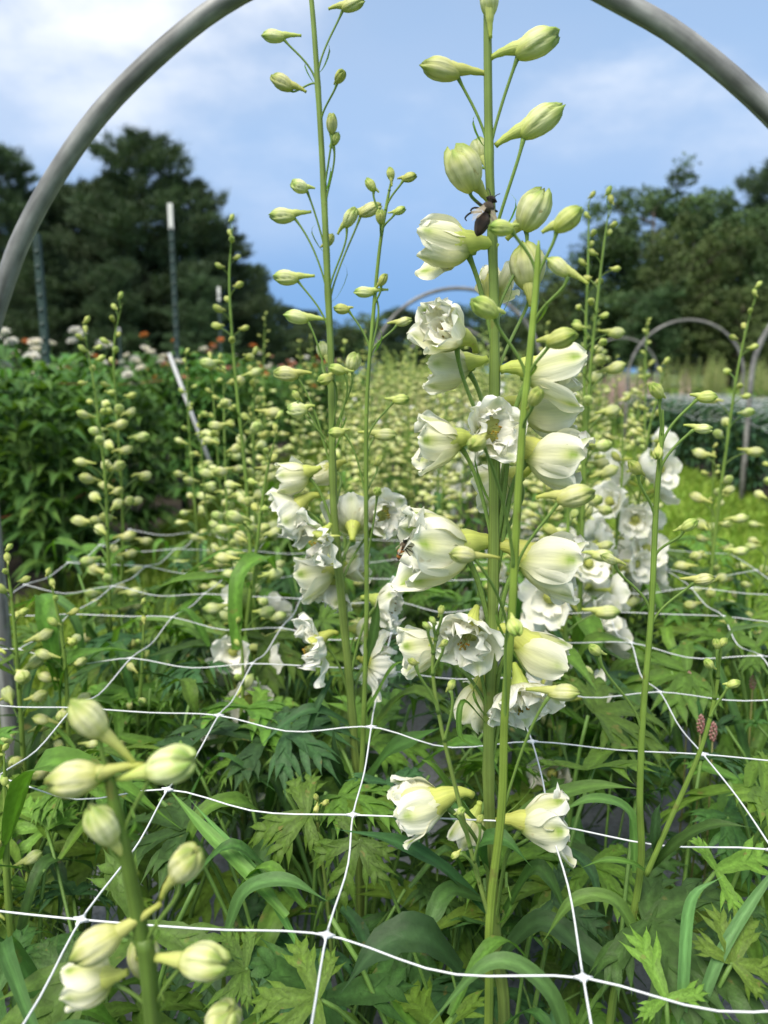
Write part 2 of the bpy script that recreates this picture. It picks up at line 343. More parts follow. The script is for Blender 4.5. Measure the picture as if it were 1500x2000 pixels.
for i, (p, top, Y, sx, lab) in enumerate([
    (1255, 385, 45, 1.0, 'dark green broadleaf tree leading the right grove'),
    (1345, 400, 47, 1.0, 'dark broadleaf tree in the middle of the right grove'),
    (1340, 450, 40, 0.9, 'lighter olive green tree in front of the right grove'),
    (1425, 430, 42, 1.0, 'broadleaf tree beside the tall right pine'),
    (1180, 470, 46, 0.9, 'small rounded tree at the left of the right grove'),
    (1110, 520, 50, 1.0, 'low tree behind the tall flower stems'),
    (1050, 560, 56, 1.0, 'far low tree just right of the main stem'),
    (1270, 560, 38, 1.1, 'bushy low tree under the right grove'),
    (1440, 570, 38, 1.1, 'bushy low tree by the right photo edge'),
    (1520, 460, 40, 1.0, 'broadleaf tree cut by the right photo edge')]):
    tree('broadleaf_tree', BROAD[i % 3], p, top, Y, 10.6, lab, 'broadleaf trees behind the right beds', sx * 1.05, i * 1.7)
for i in range(25):
    p = 500 + i * 47; tree('distant_tree', (PINES + BROAD)[i % 6], p, 628 - 22 * ((i * 7) % 4) / 3 + (8 if i in (3, 4, 5) else 0), 95 + (i % 3) * 8, 13.5 if i % 6 < 3 else 10.6,
         'low tree of the distant tree line under the blue sky', 'trees of the distant tree line', 1.6, i)

# ------------------------------------------------------------------ hoops, posts, twine
def hoop(cx, Y, Rr, zc, r, label, group='bent pipe hoops over the beds', foot=0.0):
    P = [(cx - Rr, Y, -0.05), (cx - Rr, Y, 0.25), (cx - Rr, Y, zc * .6)]
    P += [(cx - Rr * math.cos(a), Y, zc + Rr * math.sin(a)) for a in np.linspace(0, math.pi, 41)]
    P += [(cx + Rr, Y, zc * .6), (cx + Rr, Y, 0.25), (cx + Rr, Y, -0.05)]
    g = Geo(); tube(g, P, r, 16, (0.22, 0.215, 0.20)); o = obj('pipe_hoop', g.mesh('pipe_hoop', M_PIPE)); o['label'] = label; o['category'] = 'hoop'; o['group'] = group
def big_hoop():
    path = [(-42, 751), (-20, 650), (12, 546), (46, 458), (107, 346), (199, 217), (324, 93), (447, 0), (600, -74), (750, -112), (830, -118), (910, -112), (1060, -72), (1207, 1), (1336, 77), (1488, 205), (1590, 325), (1660, 460), (1700, 600), (1718, 751)]
    arc = [Vector(q) for q in smoothpath([at(x, y, 1.0) for x, y in path], 70)]
    P = [(arc[0].x, 1.0, -.05), (arc[0].x, 1.0, .25), (arc[0].x, 1.0, .5)] + arc + [(arc[-1].x, 1.0, .5), (arc[-1].x, 1.0, .25), (arc[-1].x, 1.0, -.05)]
    g = Geo(); tube(g, P, .0122, 20, (0.24, 0.242, 0.240)); o = obj('pipe_hoop', g.mesh('pipe_hoop', M_PIPE))
    o['label'] = 'large grey metal pipe hoop arching over the white delphiniums'; o['category'] = 'hoop'; o['group'] = 'bent pipe hoops over the beds'
big_hoop()
hoop(0.05, 5.1, 0.56, CAM_H - 0.03, 0.0125, 'thin far hoop over the same bed behind the stems')
hoop(0.03, 9.3, 0.56, CAM_H - 0.03, 0.0155, 'small distant hoop at the end of the delphinium bed')
hoop(at(1458, 850, 4.75).x + .57, 4.75, 0.57, CAM_H - 0.03, 0.0155, 'hoop cut off by the right edge over the netted bed')
hoop(2.45, 8.3, 0.58, CAM_H - 0.05, 0.0145, 'whole pale hoop over the right bed before the dark trees')
hoop(2.62, 12.2, 0.57, CAM_H - 0.05, 0.0145, 'smaller farther hoop partly behind the whole right hoop')
def tpost(px, top, Y, label, tip=0.13, wd=0.026, tipcol=(0.62, 0.62, 0.6)):
    p = at(px, top, Y); t = thing('metal_post', label, 'post', (p.x, Y, 0), 'metal T-posts in the left bed')
    def prof(z0, z1, col, nm):
        g = Geo(); a = wd / 2; s = [(-a, 0), (-a, -.005), (a, -.005), (a, 0), (.004, 0), (.004, .032), (-.004, .032), (-.004, 0)]
        V = [(x, y, z) for z in (z0, z1) for x, y in s]; g.add(V, gridfaces(2, 8, True) + [tuple(range(8, 16))], col); obj(nm, g.mesh(nm, M_POST, False), t)
    prof(-0.1, p.z - tip, (0.03, 0.055, 0.05), 'post_shaft'); prof(p.z - tip, p.z, tipcol, 'post_tip')
    g = Geo()
    for k in range(int((p.z - tip) / 0.055)):
        z = .1 + k * .055; g.add([(-.006, -.005, z), (.006, -.005, z), (.006, -.013, z + .006), (-.006, -.013, z + .006), (-.006, -.005, z + .016), (.006, -.005, z + .016)], [(0, 1, 2, 3), (3, 2, 5, 4)], (0.03, 0.055, 0.05))
    s = obj('post_studs', g.mesh('post_studs', M_POST, False), t); s['kind'] = 'stuff'
tpost(332, 397, 4.1, 'dark metal post with white tip before the tall pines')
tpost(70, 455, 3.0, 'dark metal post standing beside the left leg of the hoop', 0.1, tipcol=(0.03, 0.055, 0.05))
tpost(427, 560, 6.4, 'farther short white-tipped post beside a budding spike', 0.11)
tpost(232, 640, 8.5, 'distant post tip among the white strawflowers', 0.08)
def stick(a, b, r, label):
    g = Geo(); tube(g, [a, (Vector(a) + Vector(b)) / 2, b], [r, r, r], 8, (0.62, 0.63, 0.64)); o = obj('white_stake', g.mesh('white_stake', M_PLAST)); o['label'] = label; o['category'] = 'stake'
stick(at(330, 690, 3.4), at(420, 930, 3.3), 0.0085, 'leaning white plastic stake at the edge of the strawflower bed')
def twine(P, label, r=0.0022):
    g = Geo(); tube(g, smoothpath(P, 30), r, 6, (0.42, 0.16, 0.08)); o = obj('twine', g.mesh('twine', M_TWINE)); o['label'] = label; o['category'] = 'twine'
twine([at(-40, 748, 2.95), at(95, 748, 2.98), at(215, 752, 3.5), at(338, 742, 4.1), at(432, 738, 6.4)], 'orange twine strung level along the strawflower tops')
twine([at(-60, 1022, 2.5), at(40, 1003, 2.6), at(140, 975, 2.8), at(240, 930, 3.1)], 'orange twine low across the front of the left bed', 0.002)

# ------------------------------------------------------------------ leaves
def blade_geo(P, w, n=14, m=5, fold=0.25, col=(0.075, 0.16, 0.045), tooth=0.0, prof='lance', upv=(0, 0, 1), seed=0, wav=0.0):
    """leaf strip along P (control points), half-width w at its broadest; midrib lighter"""
    g = Geo(); c = smoothpath(P, n); T = np.gradient(c, axis=0); T /= np.linalg.norm(T, axis=1)[:, None] + 1e-12
    V = []; C = []; Pp = []; r = np.random.RandomState(seed); ph = r.rand() * 6
    for i in range(n):
        t = i / (n - 1)
        if prof == 'lance': ww = w * (0.18 + 0.82 * math.sin(math.pi * min(1, t * .80 + .12)) ** 1.1) * (1 - sst(0.55, 1.0, t) * .97)
        elif prof == 'strap': ww = w * (0.55 + .45 * sst(0, .3, t)) * (1 - sst(0.5, 1.0, t) ** 1.4 * .97)
        else: ww = w * math.sin(math.pi * (0.06 + .94 * t) ** .8) ** .8 + 1e-4
        if tooth: ww *= 1 + tooth * ((i % 3) - 1)
        s = np.cross(T[i], np.array(upv, float)); s /= np.linalg.norm(s) + 1e-9; nrm = np.cross(s, T[i])
        for j in range(m):
            u = 2 * j / (m - 1) - 1
            z = fold * abs(u) * ww + wav * ww * math.sin(t * 14 + ph + (2 if u > 0 else 0)) * u * u
            V.append(c[i] + s * u * ww + nrm * z); Pp.append((u, t, 0))
            k = 1.45 if j == m // 2 else 1.0
            C.append(np.array(col) * k * (1 + .12 * (t > .92)))
    g.add(V, gridfaces(n, m), C, Pp); return g
def palm_leaf(seed, lobes=5, col=(0.075, 0.165, 0.05), petiole=0.9, droop=0.35):
    """deeply cut delphinium leaf, lobes about 1 long, base at the origin, blade spreading along +Y, face up +Z"""
    r = np.random.RandomState(seed); g = Geo(); A = np.linspace(-105, 105, lobes) + r.randn(lobes) * 7
    for k, a in enumerate(A):
        a = R(a); ln = (1.0 - 0.38 * abs(A[k]) / 105) * (.9 + .2 * r.rand()); d = np.array([math.sin(a), math.cos(a), 0]); s = np.array([d[1], -d[0], 0])
        dr = droop * (.7 + .6 * r.rand()); up = .10 + .08 * r.rand()
        def cp(t, off=0): return d * ln * t + s * off + np.array([0, 0, up * t * (1 - .3 * t) * 1.4 - dr * (ln * t) ** 2.2 + .004 * k])
        g.join(blade_geo([cp(0), cp(.35), cp(.7), cp(1)], .112 * ln + .012, 14, 5, .22, col, .05, 'lance', seed=seed * 9 + k, wav=.06))
        for t0, sg, l2 in ((.34, 1, .46), (.40, -1, .44), (.60, 1, .27), (.64, -1, .27)):
            b = cp(t0); e = (d * .80 + s * sg * .62); e /= np.linalg.norm(e); l2 *= ln * (.8 + .4 * r.rand())
            q = [b, b + e * l2 * .5 + (0, 0, .03 - dr * .25 * l2), b + e * l2 + d * l2 * .15 + (0, 0, .02 - dr * .9 * l2)]
            g.join(blade_geo(q, .058 * ln, 8, 3, .2, col, .03, 'lance', seed=seed * 31 + k))
    if petiole:
        tube(g, bez((0, 0, 0), (0, -.1, -.02), (0, -petiole * .7, -petiole * .3), (0, -petiole * .75, -petiole), 8), [.018] * 8, 6, (0.12, 0.22, 0.05))
    return g
GREENS = [(0.052, 0.115, 0.027), (0.081, 0.160, 0.025), (0.095, 0.186, 0.027), (0.044, 0.103, 0.036), (0.117, 0.211, 0.029)]
PALM = [palm_leaf(s, 5 if s % 3 else 3, GREENS[s % 5], 0.0, .25 + .3 * (s % 3)).mesh('leaf_blade_shape', M_LEAF) for s in range(10)]
def lance_mesh(seed, w=.10, arch=.25, tooth=0.05, prof='lance', col=None):
    r = np.random.RandomState(seed)
    P = [(0, 0, 0), (.02 * r.randn(), .33, .24 + arch * r.rand()), (.05 * r.randn(), .68, .28 + arch * r.rand() - .1), (.1 * r.randn(), 1.0, .05 - arch * r.rand())]
    return blade_geo(P, w, 15, 5, .3, col or GREENS[seed % 5], tooth, prof, seed=seed, wav=.2).mesh('leaf_blade_shape', M_LEAF)
LANCE = [lance_mesh(40 + s, .062 + .02 * (s % 3), .3) for s in range(8)]
STRAP = [lance_mesh(60 + s, .024, .5, 0, 'strap', [(0.07, 0.17, 0.045), (0.10, 0.20, 0.055), (0.13, 0.22, 0.05)][s % 3]) for s in range(6)]
STALKS = {}
def petiole_mesh(L, lean):
    """leaf stalk of unit length rising from the crown of the plant"""
    k = round(lean, 1)
    if k not in STALKS:
        g = Geo(); tube(g, bez((0, 0, 0), (0, .05, .4), (0, k * .5, .85), (0, k, 1), 8), np.linspace(.0065, .0045, 8), 6, (0.13, 0.24, 0.05)); STALKS[k] = g.mesh('leaf_stalk', M_STEM)
    return STALKS[k]
def rosette(plant, n, rr, zr=(0.18, 0.42), size=(0.07, 0.12), spread=0.12, keep=None, straps=0):
    """basal leaves: each leaf is a part (its stalk a sub-part)"""
    for i in range(n):
        az = i * 2.4 + rr.random() * .8; z = rr.uniform(*zr); lean = spread * rr.uniform(.4, 1.25); s = rr.uniform(*size) * (.72 if plant.location.y < .55 else .9 if plant.location.y < .75 else 1)
        d = Vector((math.sin(az), math.cos(az), 0)); tip = Vector((0, 0, z)) + d * lean
        if keep is not None and not keep(plant.location + tip, s): continue
        tilt = rr.uniform(-.25, .55)
        f = Vector((d.x * math.cos(tilt), d.y * math.cos(tilt), -math.sin(tilt))); u = Vector((d.x * math.sin(tilt), d.y * math.sin(tilt), math.cos(tilt))) + Vector((rr.uniform(-.35, .35), rr.uniform(-.35, .35), 0))
        f.normalize(); u = (u - f * u.dot(f)).normalized(); x = f.cross(u)
        M = Matrix((x, f, u)).transposed().to_4x4(); M = Matrix.Translation(tip) @ M @ Matrix.Scale(s, 4)
        lf = obj('leaf', rr.choice(PALM) if rr.random() < .6 else rr.choice(LANCE), plant, M)
        Ml = M.inverted() @ Matrix.Rotation(-az, 4, 'Z') @ Matrix.Scale(z, 4)
        obj('leaf_stalk', petiole_mesh(1, max(.1, round(lean / z, 1))), lf, Ml)
    for i in range(straps):
        az = rr.random() * 6.28; L = rr.uniform(.22, .42); M = Matrix.Translation((rr.uniform(-.05, .05), rr.uniform(-.05, .05), rr.uniform(.1, .22))) @ Matrix.Rotation(az, 4, 'Z') @ Matrix.Rotation(rr.uniform(.2, .9), 4, 'X') @ Matrix.Scale(L, 4)
        if keep is not None and not all(keep(plant.location + M @ Vector(q), .05) and (Stem.py(plant.location + M @ Vector(q)) > 1780 or plant.location.y > .8) for q in ((0, .5, .45), (0, .8, .3), (0, 1, .1))): continue
        obj('leaf', rr.choice(STRAP), plant, M)

# ------------------------------------------------------------------ florets
CREAM, WHITE, YGREEN, GREEN, LIME = (0.88, 0.86, 0.58), (0.94, 0.93, 0.86), (0.47, 0.54, 0.10), (0.20, 0.30, 0.05), (0.58, 0.62, 0.16)
STEMC = (0.185, 0.265, 0.060)
def sepal_geo(L, W, al, cup, seed, az, white=0.5, spot=1.0, ruf=.06, n=16, m=13, claw=.3, r0=.05, edge=1.0, streak=0.0):
    """one cupped sepal around the floret axis +Z; al = angle from the axis along its length (deg)"""
    r = np.random.RandomState(seed); g = Geo(); kt = np.linspace(0, 1, len(al)); ph = r.rand(4) * 6.28
    rr_, z = r0, 0.0; V = []; C = []; P = []; pts = []
    for i in range(n):
        t = i / (n - 1); a = R(np.interp(t, kt, al)); pts.append((rr_, z, a)); rr_ += L / (n - 1) * math.sin(a); z += L / (n - 1) * math.cos(a)
    for i, (rad, zz, a) in enumerate(pts):
        t = i / (n - 1); ww = W * (claw + (1 - claw) * math.sin(math.pi * min(1, .5 * sst(0, .62, t))) ) * (math.sqrt(max(0.06, 1 - (max(0, t - .52) / .50) ** 2.4)))
        for j in range(m):
            u = 2 * j / (m - 1) - 1; sdist = u * ww; kap = cup / max(rad, .22 * L)
            lat = math.sin(sdist * kap) / kap if kap > 1e-3 else sdist; inn = (1 - math.cos(sdist * kap)) / kap if kap > 1e-3 else 0
            rf = ruf * L * (u * u * math.sin(t * 9 + ph[0] + (ph[1] if u > 0 else 0)) * sst(.15, .6, t) + .7 * sst(.75, 1, t) * math.sin(u * 5 + ph[2]) + .35 * math.sin(u * 3 + t * 5 + ph[3]) * sst(.2, .8, t) + .38 * math.sin(u * 8.5 + ph[1] + 1.5 * t) * sst(.12, .5, t))
            cr, cz = -math.cos(a), math.sin(a)                       # inward normal in the (r, z) plane
            q = inn + rf; notch = -.075 * L * edge * sst(.8, 1, t) * (u * u * .6 + .35 * abs(math.sin(u * 4.3 + ph[2])))
            R_, Z_ = rad + cr * q + math.sin(a) * notch, zz + cz * q + math.cos(a) * notch
            V.append((R_ * math.cos(az) - lat * math.sin(az), R_ * math.sin(az) + lat * math.cos(az), Z_))
            c = lerp(CREAM, WHITE, min(1, white + .5 * sst(.3, 1, t)))
            c = lerp(c, LIME, float(min(.95, .9 * (1 - sst(0.0, .42, t)) + .55 * (1 - white) * math.exp(-(u / .35) ** 2) * (1 - .5 * t))))
            c = lerp(c, LIME, float(min(.7, .7 * spot * math.exp(-((t - .78) / .16) ** 2 - (u / .42) ** 2))))
            sp = spot * math.exp(-((t - .83) / .075) ** 2 - (u / .22) ** 2); c = lerp(c, (0.22, 0.36, 0.035), float(min(.92, sp)))
            c = lerp(c, (0.24, 0.36, 0.05), float(.85 * (1 - sst(.05, .26, t)) * (1 - .5 * abs(u)))); c = lerp(c, LIME, float(streak * .65 * math.exp(-((u - .1) / .38) ** 2) * (1 - sst(.55, .95, t))))
            C.append(c); P.append((u * 1.6 + seed * 3.1, t * 2, seed))
    g.add(V, gridfaces(n, m), C, P); return g
def spur_geo(g, L=.55, up=.14, r0=.15, r1=.045, bend=.18, col0=LIME, col1=YGREEN, n=10):
    P = bez((0, up * .25, .30), (0, up * .9, .02), (0, up + bend * .5, -L * .6), (0, up + bend * -.2, -L), n); rad = (r1 + (r0 - r1) * np.linspace(1, 0, n) ** 1.7) * (1 + .08 * np.sin(np.arange(n) * 2.3))
    tube(g, P, rad, 10, np.array([lerp(col0, col1, i / (n - 1)) for i in range(n)]))
KIND = {  # sepal length, half-width, angle profile, cup, whiteness, spots, ruffle, inner petals
    'h': dict(L=1.05, W=.33, al=(66, 38, 12, -2, -10), cup=.80, white=.22, spot=1.1, ruf=.035, inner=5),
    'l': dict(L=1.1, W=.38, al=(62, 36, 20, 12, 20), cup=.66, white=.4, spot=1.1, ruf=.055, inner=7),
    'o': dict(L=1.0, W=.42, al=(74, 58, 42, 34, 52), cup=.55, white=.7, spot=.7, ruf=.07, inner=7),
    'w': dict(L=1.12, W=.27, al=(76, 70, 62, 66, 80), cup=.14, white=.95, spot=.25, ruf=.10, inner=5)}
FLOWER = {}
for ki, (kd, p) in enumerate(KIND.items()):
    FLOWER[kd] = []
    for v in range(3):
        rs = np.random.RandomState(ki * 10 + v); sep_, inn_ = [], []
        for k in range(5):
            al = np.array(p['al'], float) + rs.randn(len(p['al'])) * (4 if kd != 'w' else 7)
            if kd in 'hl' and k == v + 1: al[2:] += 14 + 16 * rs.rand()
            if kd in 'hl': al[1:] += rs.randn() * 7
            sep_.append(sepal_geo(p['L'] * (.94 + .12 * rs.rand()), p['W'] * (.9 + .2 * rs.rand()), al, p['cup'], ki * 100 + v * 10 + k, math.pi / 2 + k * 2 * math.pi / 5 + rs.randn() * .07, p['white'], p['spot'] * rs.uniform(.4, 1.2), p['ruf'], r0=.05 + .012 * (k % 2), streak=(1.0 if k == 0 else .3) * (1 - p['white'] * .7)).mesh('sepal_shape', M_PETAL))
        for k in range(p['inner']):
            al = np.array(p['al'], float) * .72 + rs.randn(len(p['al'])) * 9 - 2
            inn_.append(sepal_geo(p['L'] * rs.uniform(.68, .96), p['W'] * rs.uniform(.5, .78), al, p['cup'] * .9, 500 + ki * 100 + v * 10 + k, .4 + k * 2 * math.pi / p['inner'] + rs.randn() * .2, min(1, p['white'] + .1), .15, p['ruf'] * 2.4, 9, 7, .35, .03, 1.8).mesh('petal_shape', M_PETAL))
        b = Geo(); spur_geo(b, .32 + .07 * v, .16, .30, .065, .22 * (v - .6))
        a_ = np.linspace(0, 1, 6); tube(b, [(0, 0, -.09 + .25 * x) for x in a_], [.05, .075, .09, .10, .09, .05], 10, (0.26, 0.36, 0.08))
        st = Geo()
        for k in range(12):
            q = rs.randn(3) * .07; e = (q[0] * 1.3, q[1] * 1.3 - .03, .46 + .12 * rs.rand()); tube(st, [(q[0] * .3, q[1] * .3, .1), (q[0], q[1], .3), e], [.012, .01, .008], 5, (0.55, 0.58, 0.2))
            tube(st, [np.array(e) - (0, 0, .02), e, np.array(e) + (0, 0, .03)], [.014, .026, .012], 6, [(0.42, 0.24, 0.02), (0.30, 0.24, 0.03), (0.5, 0.36, 0.04)][k % 3])
        FLOWER[kd].append((sep_, inn_, b.mesh('flower_base_shape', M_BUD), st.mesh('stamens_shape', M_BUD)))
def bud_geo(seed, fat=.33, young=0.0, n=17, m=40, spurL=.55, opening=0.0, inline=False):
    """closed bud: five overlapping sepals with seams and green tips, spur behind; body from z=0 to 1"""
    r = np.random.RandomState(seed); g = Geo(); V = []; C = []; P = []; tw = .35 * r.randn()
    prof_t = (0, .06, .2, .42, .65, .82, .93, 1.0); prof_r = (.34, .50, .78, .98, 1.0, .84, .64 + opening * .2, .26 + opening * .4)
    for i in range(n):
        t = 1 - (1 - i / (n - 1)) ** 1.0
        for j in range(m):
            th = 2 * math.pi * j / m; k = (th + tw * t) * 5 / (2 * math.pi); x = k - math.floor(k) - .5
            seam = math.exp(-((.5 - abs(x)) / .075) ** 2); ov = .13 * x                          # overlap: each sepal steps over the next
            rad = fat * np.interp(t, prof_t, prof_r) * (1 + ov * sst(.1, .4, t) - .12 * seam * sst(.08, .35, t)) * (1 + .05 * math.sin(k * 2 * math.pi + 2) * sst(.7, 1, t))
            zz = t + (-.05 * seam + .05 * math.cos(x * 6.28) + .06 * math.sin(th * 2 + seed)) * sst(.72, 1, t)
            V.append((rad * math.cos(th) * 1.03, rad * math.sin(th) + .02 * math.sin(t * 3), zz))
            c = lerp(CREAM, LIME, .52 + .4 * young + .25 * math.exp(-(x / .16) ** 2))
            c = lerp(c, YGREEN, float(.65 * (1 - sst(.02, .25, t)) + young * .55)); c = lerp(c, WHITE, float(.22 * (1 - young) * sst(.25, .45, t) * (1 - sst(.6, .8, t))))
            tipg = sst(.72, .92, t) * (.45 + .55 * math.exp(-(x / .22) ** 2)); c = lerp(c, (0.19, 0.32, 0.045), float(min(.92, tipg * (.85 + .3 * young)))); c = lerp(c, (0.34, 0.44, 0.08), float(.45 * math.exp(-((x - .12) / .10) ** 2) * sst(.3, .7, t)))
            c = lerp(c, (0.40, 0.47, 0.12), float(.75 * seam * sst(.15, .4, t)))
            C.append(c); P.append((j / m, t, seed))
    f = gridfaces(n, m, True) + [tuple(range(m - 1, -1, -1)), tuple(range((n - 1) * m, n * m))]
    g.v.append(np.array(V)); g.f.extend([list(q) for q in f]); g.c.append(np.array(C)); g.p.append(np.array(P)); g.n = len(V)
    spur_geo(g, spurL, fat * .62 if not inline else .02, .23 if spurL > .3 else .17, .06, .12 * r.randn(), lerp(LIME, CREAM, .2), lerp(YGREEN, GREEN, .25 * young))
    return g
BUD = {'b': [bud_geo(s, .29 + .03 * (s % 2), .18, spurL=.55 + .1 * (s % 3)).mesh('bud_shape', M_BUD) for s in range(4)],
       'F': [bud_geo(10 + s, .40, .05, spurL=.36, opening=.25 * (s % 2)).mesh('bud_shape', M_BUD) for s in range(3)],
       'y': [bud_geo(20 + s, .34, .72, spurL=.22 + .12 * s).mesh('bud_shape', M_BUD) for s in range(3)],
       's': [bud_geo(30 + s, .35, .10, spurL=.82 + .1 * s, inline=True).mesh('bud_shape', M_BUD) for s in range(3)]}

class Stem:
    def __init__(s, plant, path, Y, r_top, r_bot, root=None, n=60, name='stem', col=STEMC, att=()):
        Ys = Y if isinstance(Y, (list, tuple)) else [Y] * len(path)
        s.pts = [at(x, y, yy) for (x, y), yy in zip(path, Ys)]; s.plant = plant
        if root is not None: s.pts.append(Vector(root))
        s.c = smoothpath(s.pts, n); s.rad = np.linspace(r_top, r_bot, n); s.rad[:5] *= (.3, .55, .75, .88, .95); g = Geo()
        for ay in att: k_ = int(np.argmin([abs(s.py(p) - ay) for p in s.c])); s.rad[max(0, k_ - 1):k_ + 2] *= (1.06, 1.16, 1.05)[:len(s.rad[max(0, k_ - 1):k_ + 2])]
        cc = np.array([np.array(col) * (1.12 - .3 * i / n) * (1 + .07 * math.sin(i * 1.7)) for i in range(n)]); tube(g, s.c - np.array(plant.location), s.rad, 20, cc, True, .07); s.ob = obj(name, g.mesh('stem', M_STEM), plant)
        s.ypx = np.array([s.py(p) for p in s.c])
    @staticmethod
    def py(p):
        q = _rot.inverted() @ (Vector(p) - Vector((0, 0, CAM_H))); return 1000 + 1500 * q.y / q.z
    def point(s, ypx):
        i = int(np.argmin(np.abs(s.ypx - ypx))); return Vector(s.c[i]), s.rad[i]
cnt = [0]
def floret(st, kind, cx, cy, size, ang, tow, att, dY=None, roll=0.0, hook=1.0):
    cnt[0] += 1; v = cnt[0]; plant = st.plant; T = Vector(plant.location)
    root, rr_ = st.point(att)
    Y = root.y + (dY if dY is not None else -.022 * tow)
    s = size / 1500 * Y * {'b': .82, 'y': .92, 'F': .92, 's': .88}.get(kind, 1.03); c = math.sqrt(max(0, 1 - tow * tow))
    d = Vector((math.cos(R(ang)) * c, -tow, math.sin(R(ang)) * c))
    ctr = at(cx, cy, Y); base = ctr - d * s * .5
    M = frame(base, d, s=s) @ Matrix.Rotation(roll + rnd.uniform(-.25, .25), 4, 'Z')
    Ml = Matrix.Translation(-T) @ M
    if kind in BUD:
        fo = obj('bud', BUD[kind][v % len(BUD[kind])], plant, Ml)
    else:
        sp, inn, bm, stm = FLOWER[kind][v % 3]; fo = obj('flower', bm, plant, Ml)
        for q in sp: obj('sepal', q, fo)
        for q in inn: obj('petal', q, fo)
        obj('stamens', stm, fo)
    # stalk: leaves the stem steeply, bends over into the back of the floret
    L = (base - root).length; up = Vector((0, 0, 1)); outv = (base - root) - up * (base - root).dot(up); outv = outv.normalized() if outv.length > 1e-5 else d
    y_ax = (M.to_3x3() @ Vector((0, 1, 0))).normalized(); fin = base + d * s * .04 - y_ax * s * .06
    a = root + up * L * .42 + outv * L * .10; b = fin - d * L * .18 * hook - y_ax * L * .20 * hook
    P = bez(root, a, b, fin, 16); g = Geo(); rs = max(.0009, s * .037)
    rad = np.interp(np.linspace(0, 1, 16), (0, .08, .2, .85, 1), (rs * 1.9, rs * 1.25, rs, rs * 1.05, rs * 1.7)); tube(g, [Vector(p) for p in P], rad, 8, (0.16, 0.26, 0.055))
    Mi = M.inverted(); g.v = [xf(Mi, q) for q in g.v]; obj('flower_stalk', g.mesh('flower_stalk', M_STEM), fo)
    if s > .014 and v % 2 == 0:      # bract: thin curled blade at the joint
        g2 = blade_geo([root, root + outv * L * .12 + up * L * .12, root + outv * L * .22 + up * L * .34 + Vector((0, -.004, 0)), root + outv * L * .12 + up * L * .5], rs * 1.1, 9, 3, .3, (0.16, 0.27, 0.06))
        g2.v = [xf(Mi, q) for q in g2.v]; obj('bract', g2.mesh('bract', M_LEAF), fo)
    return fo
def leaf_at(plant, P, w, col=0, tooth=.04, prof='lance', n=18, wav=.2, fold=.3, upv=None):
    """hand placed leaf: control points are (photo x, photo y, distance)"""
    cnt[0] += 1; T = Vector(plant.location); Q = [at(*p) - T for p in P]; w = w / 1500 * P[0][2]
    g = blade_geo(Q, w, n, 5, fold, GREENS[col] if isinstance(col, int) else col, tooth, prof, seed=cnt[0], wav=wav, upv=upv or (0, -.45, 1)); return obj('leaf', g.mesh('leaf', M_LEAF), plant)
def palm_at(plant, x, y, Y, size, ang, face=(0, -.5, 1), v=0, stalk_to=None):
    """hand placed cut leaf, its middle lobe pointing at photo angle ang"""
    T = Vector(plant.location); p = at(x, y, Y); f = Vector((math.cos(R(ang)), 0, math.sin(R(ang)))); u = Vector(face).normalized(); f = (f - u * f.dot(u)).normalized(); x_ = f.cross(u)
    M = Matrix.Translation(p - T) @ Matrix((x_, f, u)).transposed().to_4x4() @ Matrix.Scale(size / 1500 * Y, 4)
    lf = obj('leaf', PALM[v % len(PALM)], plant, M)
    if stalk_to is not None:
        q = Vector(stalk_to) - T; g = Geo(); m0 = p - T; tube(g, bez(m0, m0 - f * .03, q + Vector((0, 0, .1)), q, 10), .0016, 6, (0.13, 0.24, 0.05)); Mi = M.inverted(); g.v = [xf(Mi, a) for a in g.v]; obj('leaf_stalk', g.mesh('leaf_stalk', M_STEM), lf)
    return lf
def root_of(x, y, Y, dx=0, dy=0):
    p = at(x, y, Y); return Vector((p.x + dx, p.y + dy, 0.0))

# ------------------------------------------------------------------ the hand-placed plants
def dplant(label, root, group='delphinium plants in the bed'): return thing('delphinium_plant', label, 'flower plant', root, group)

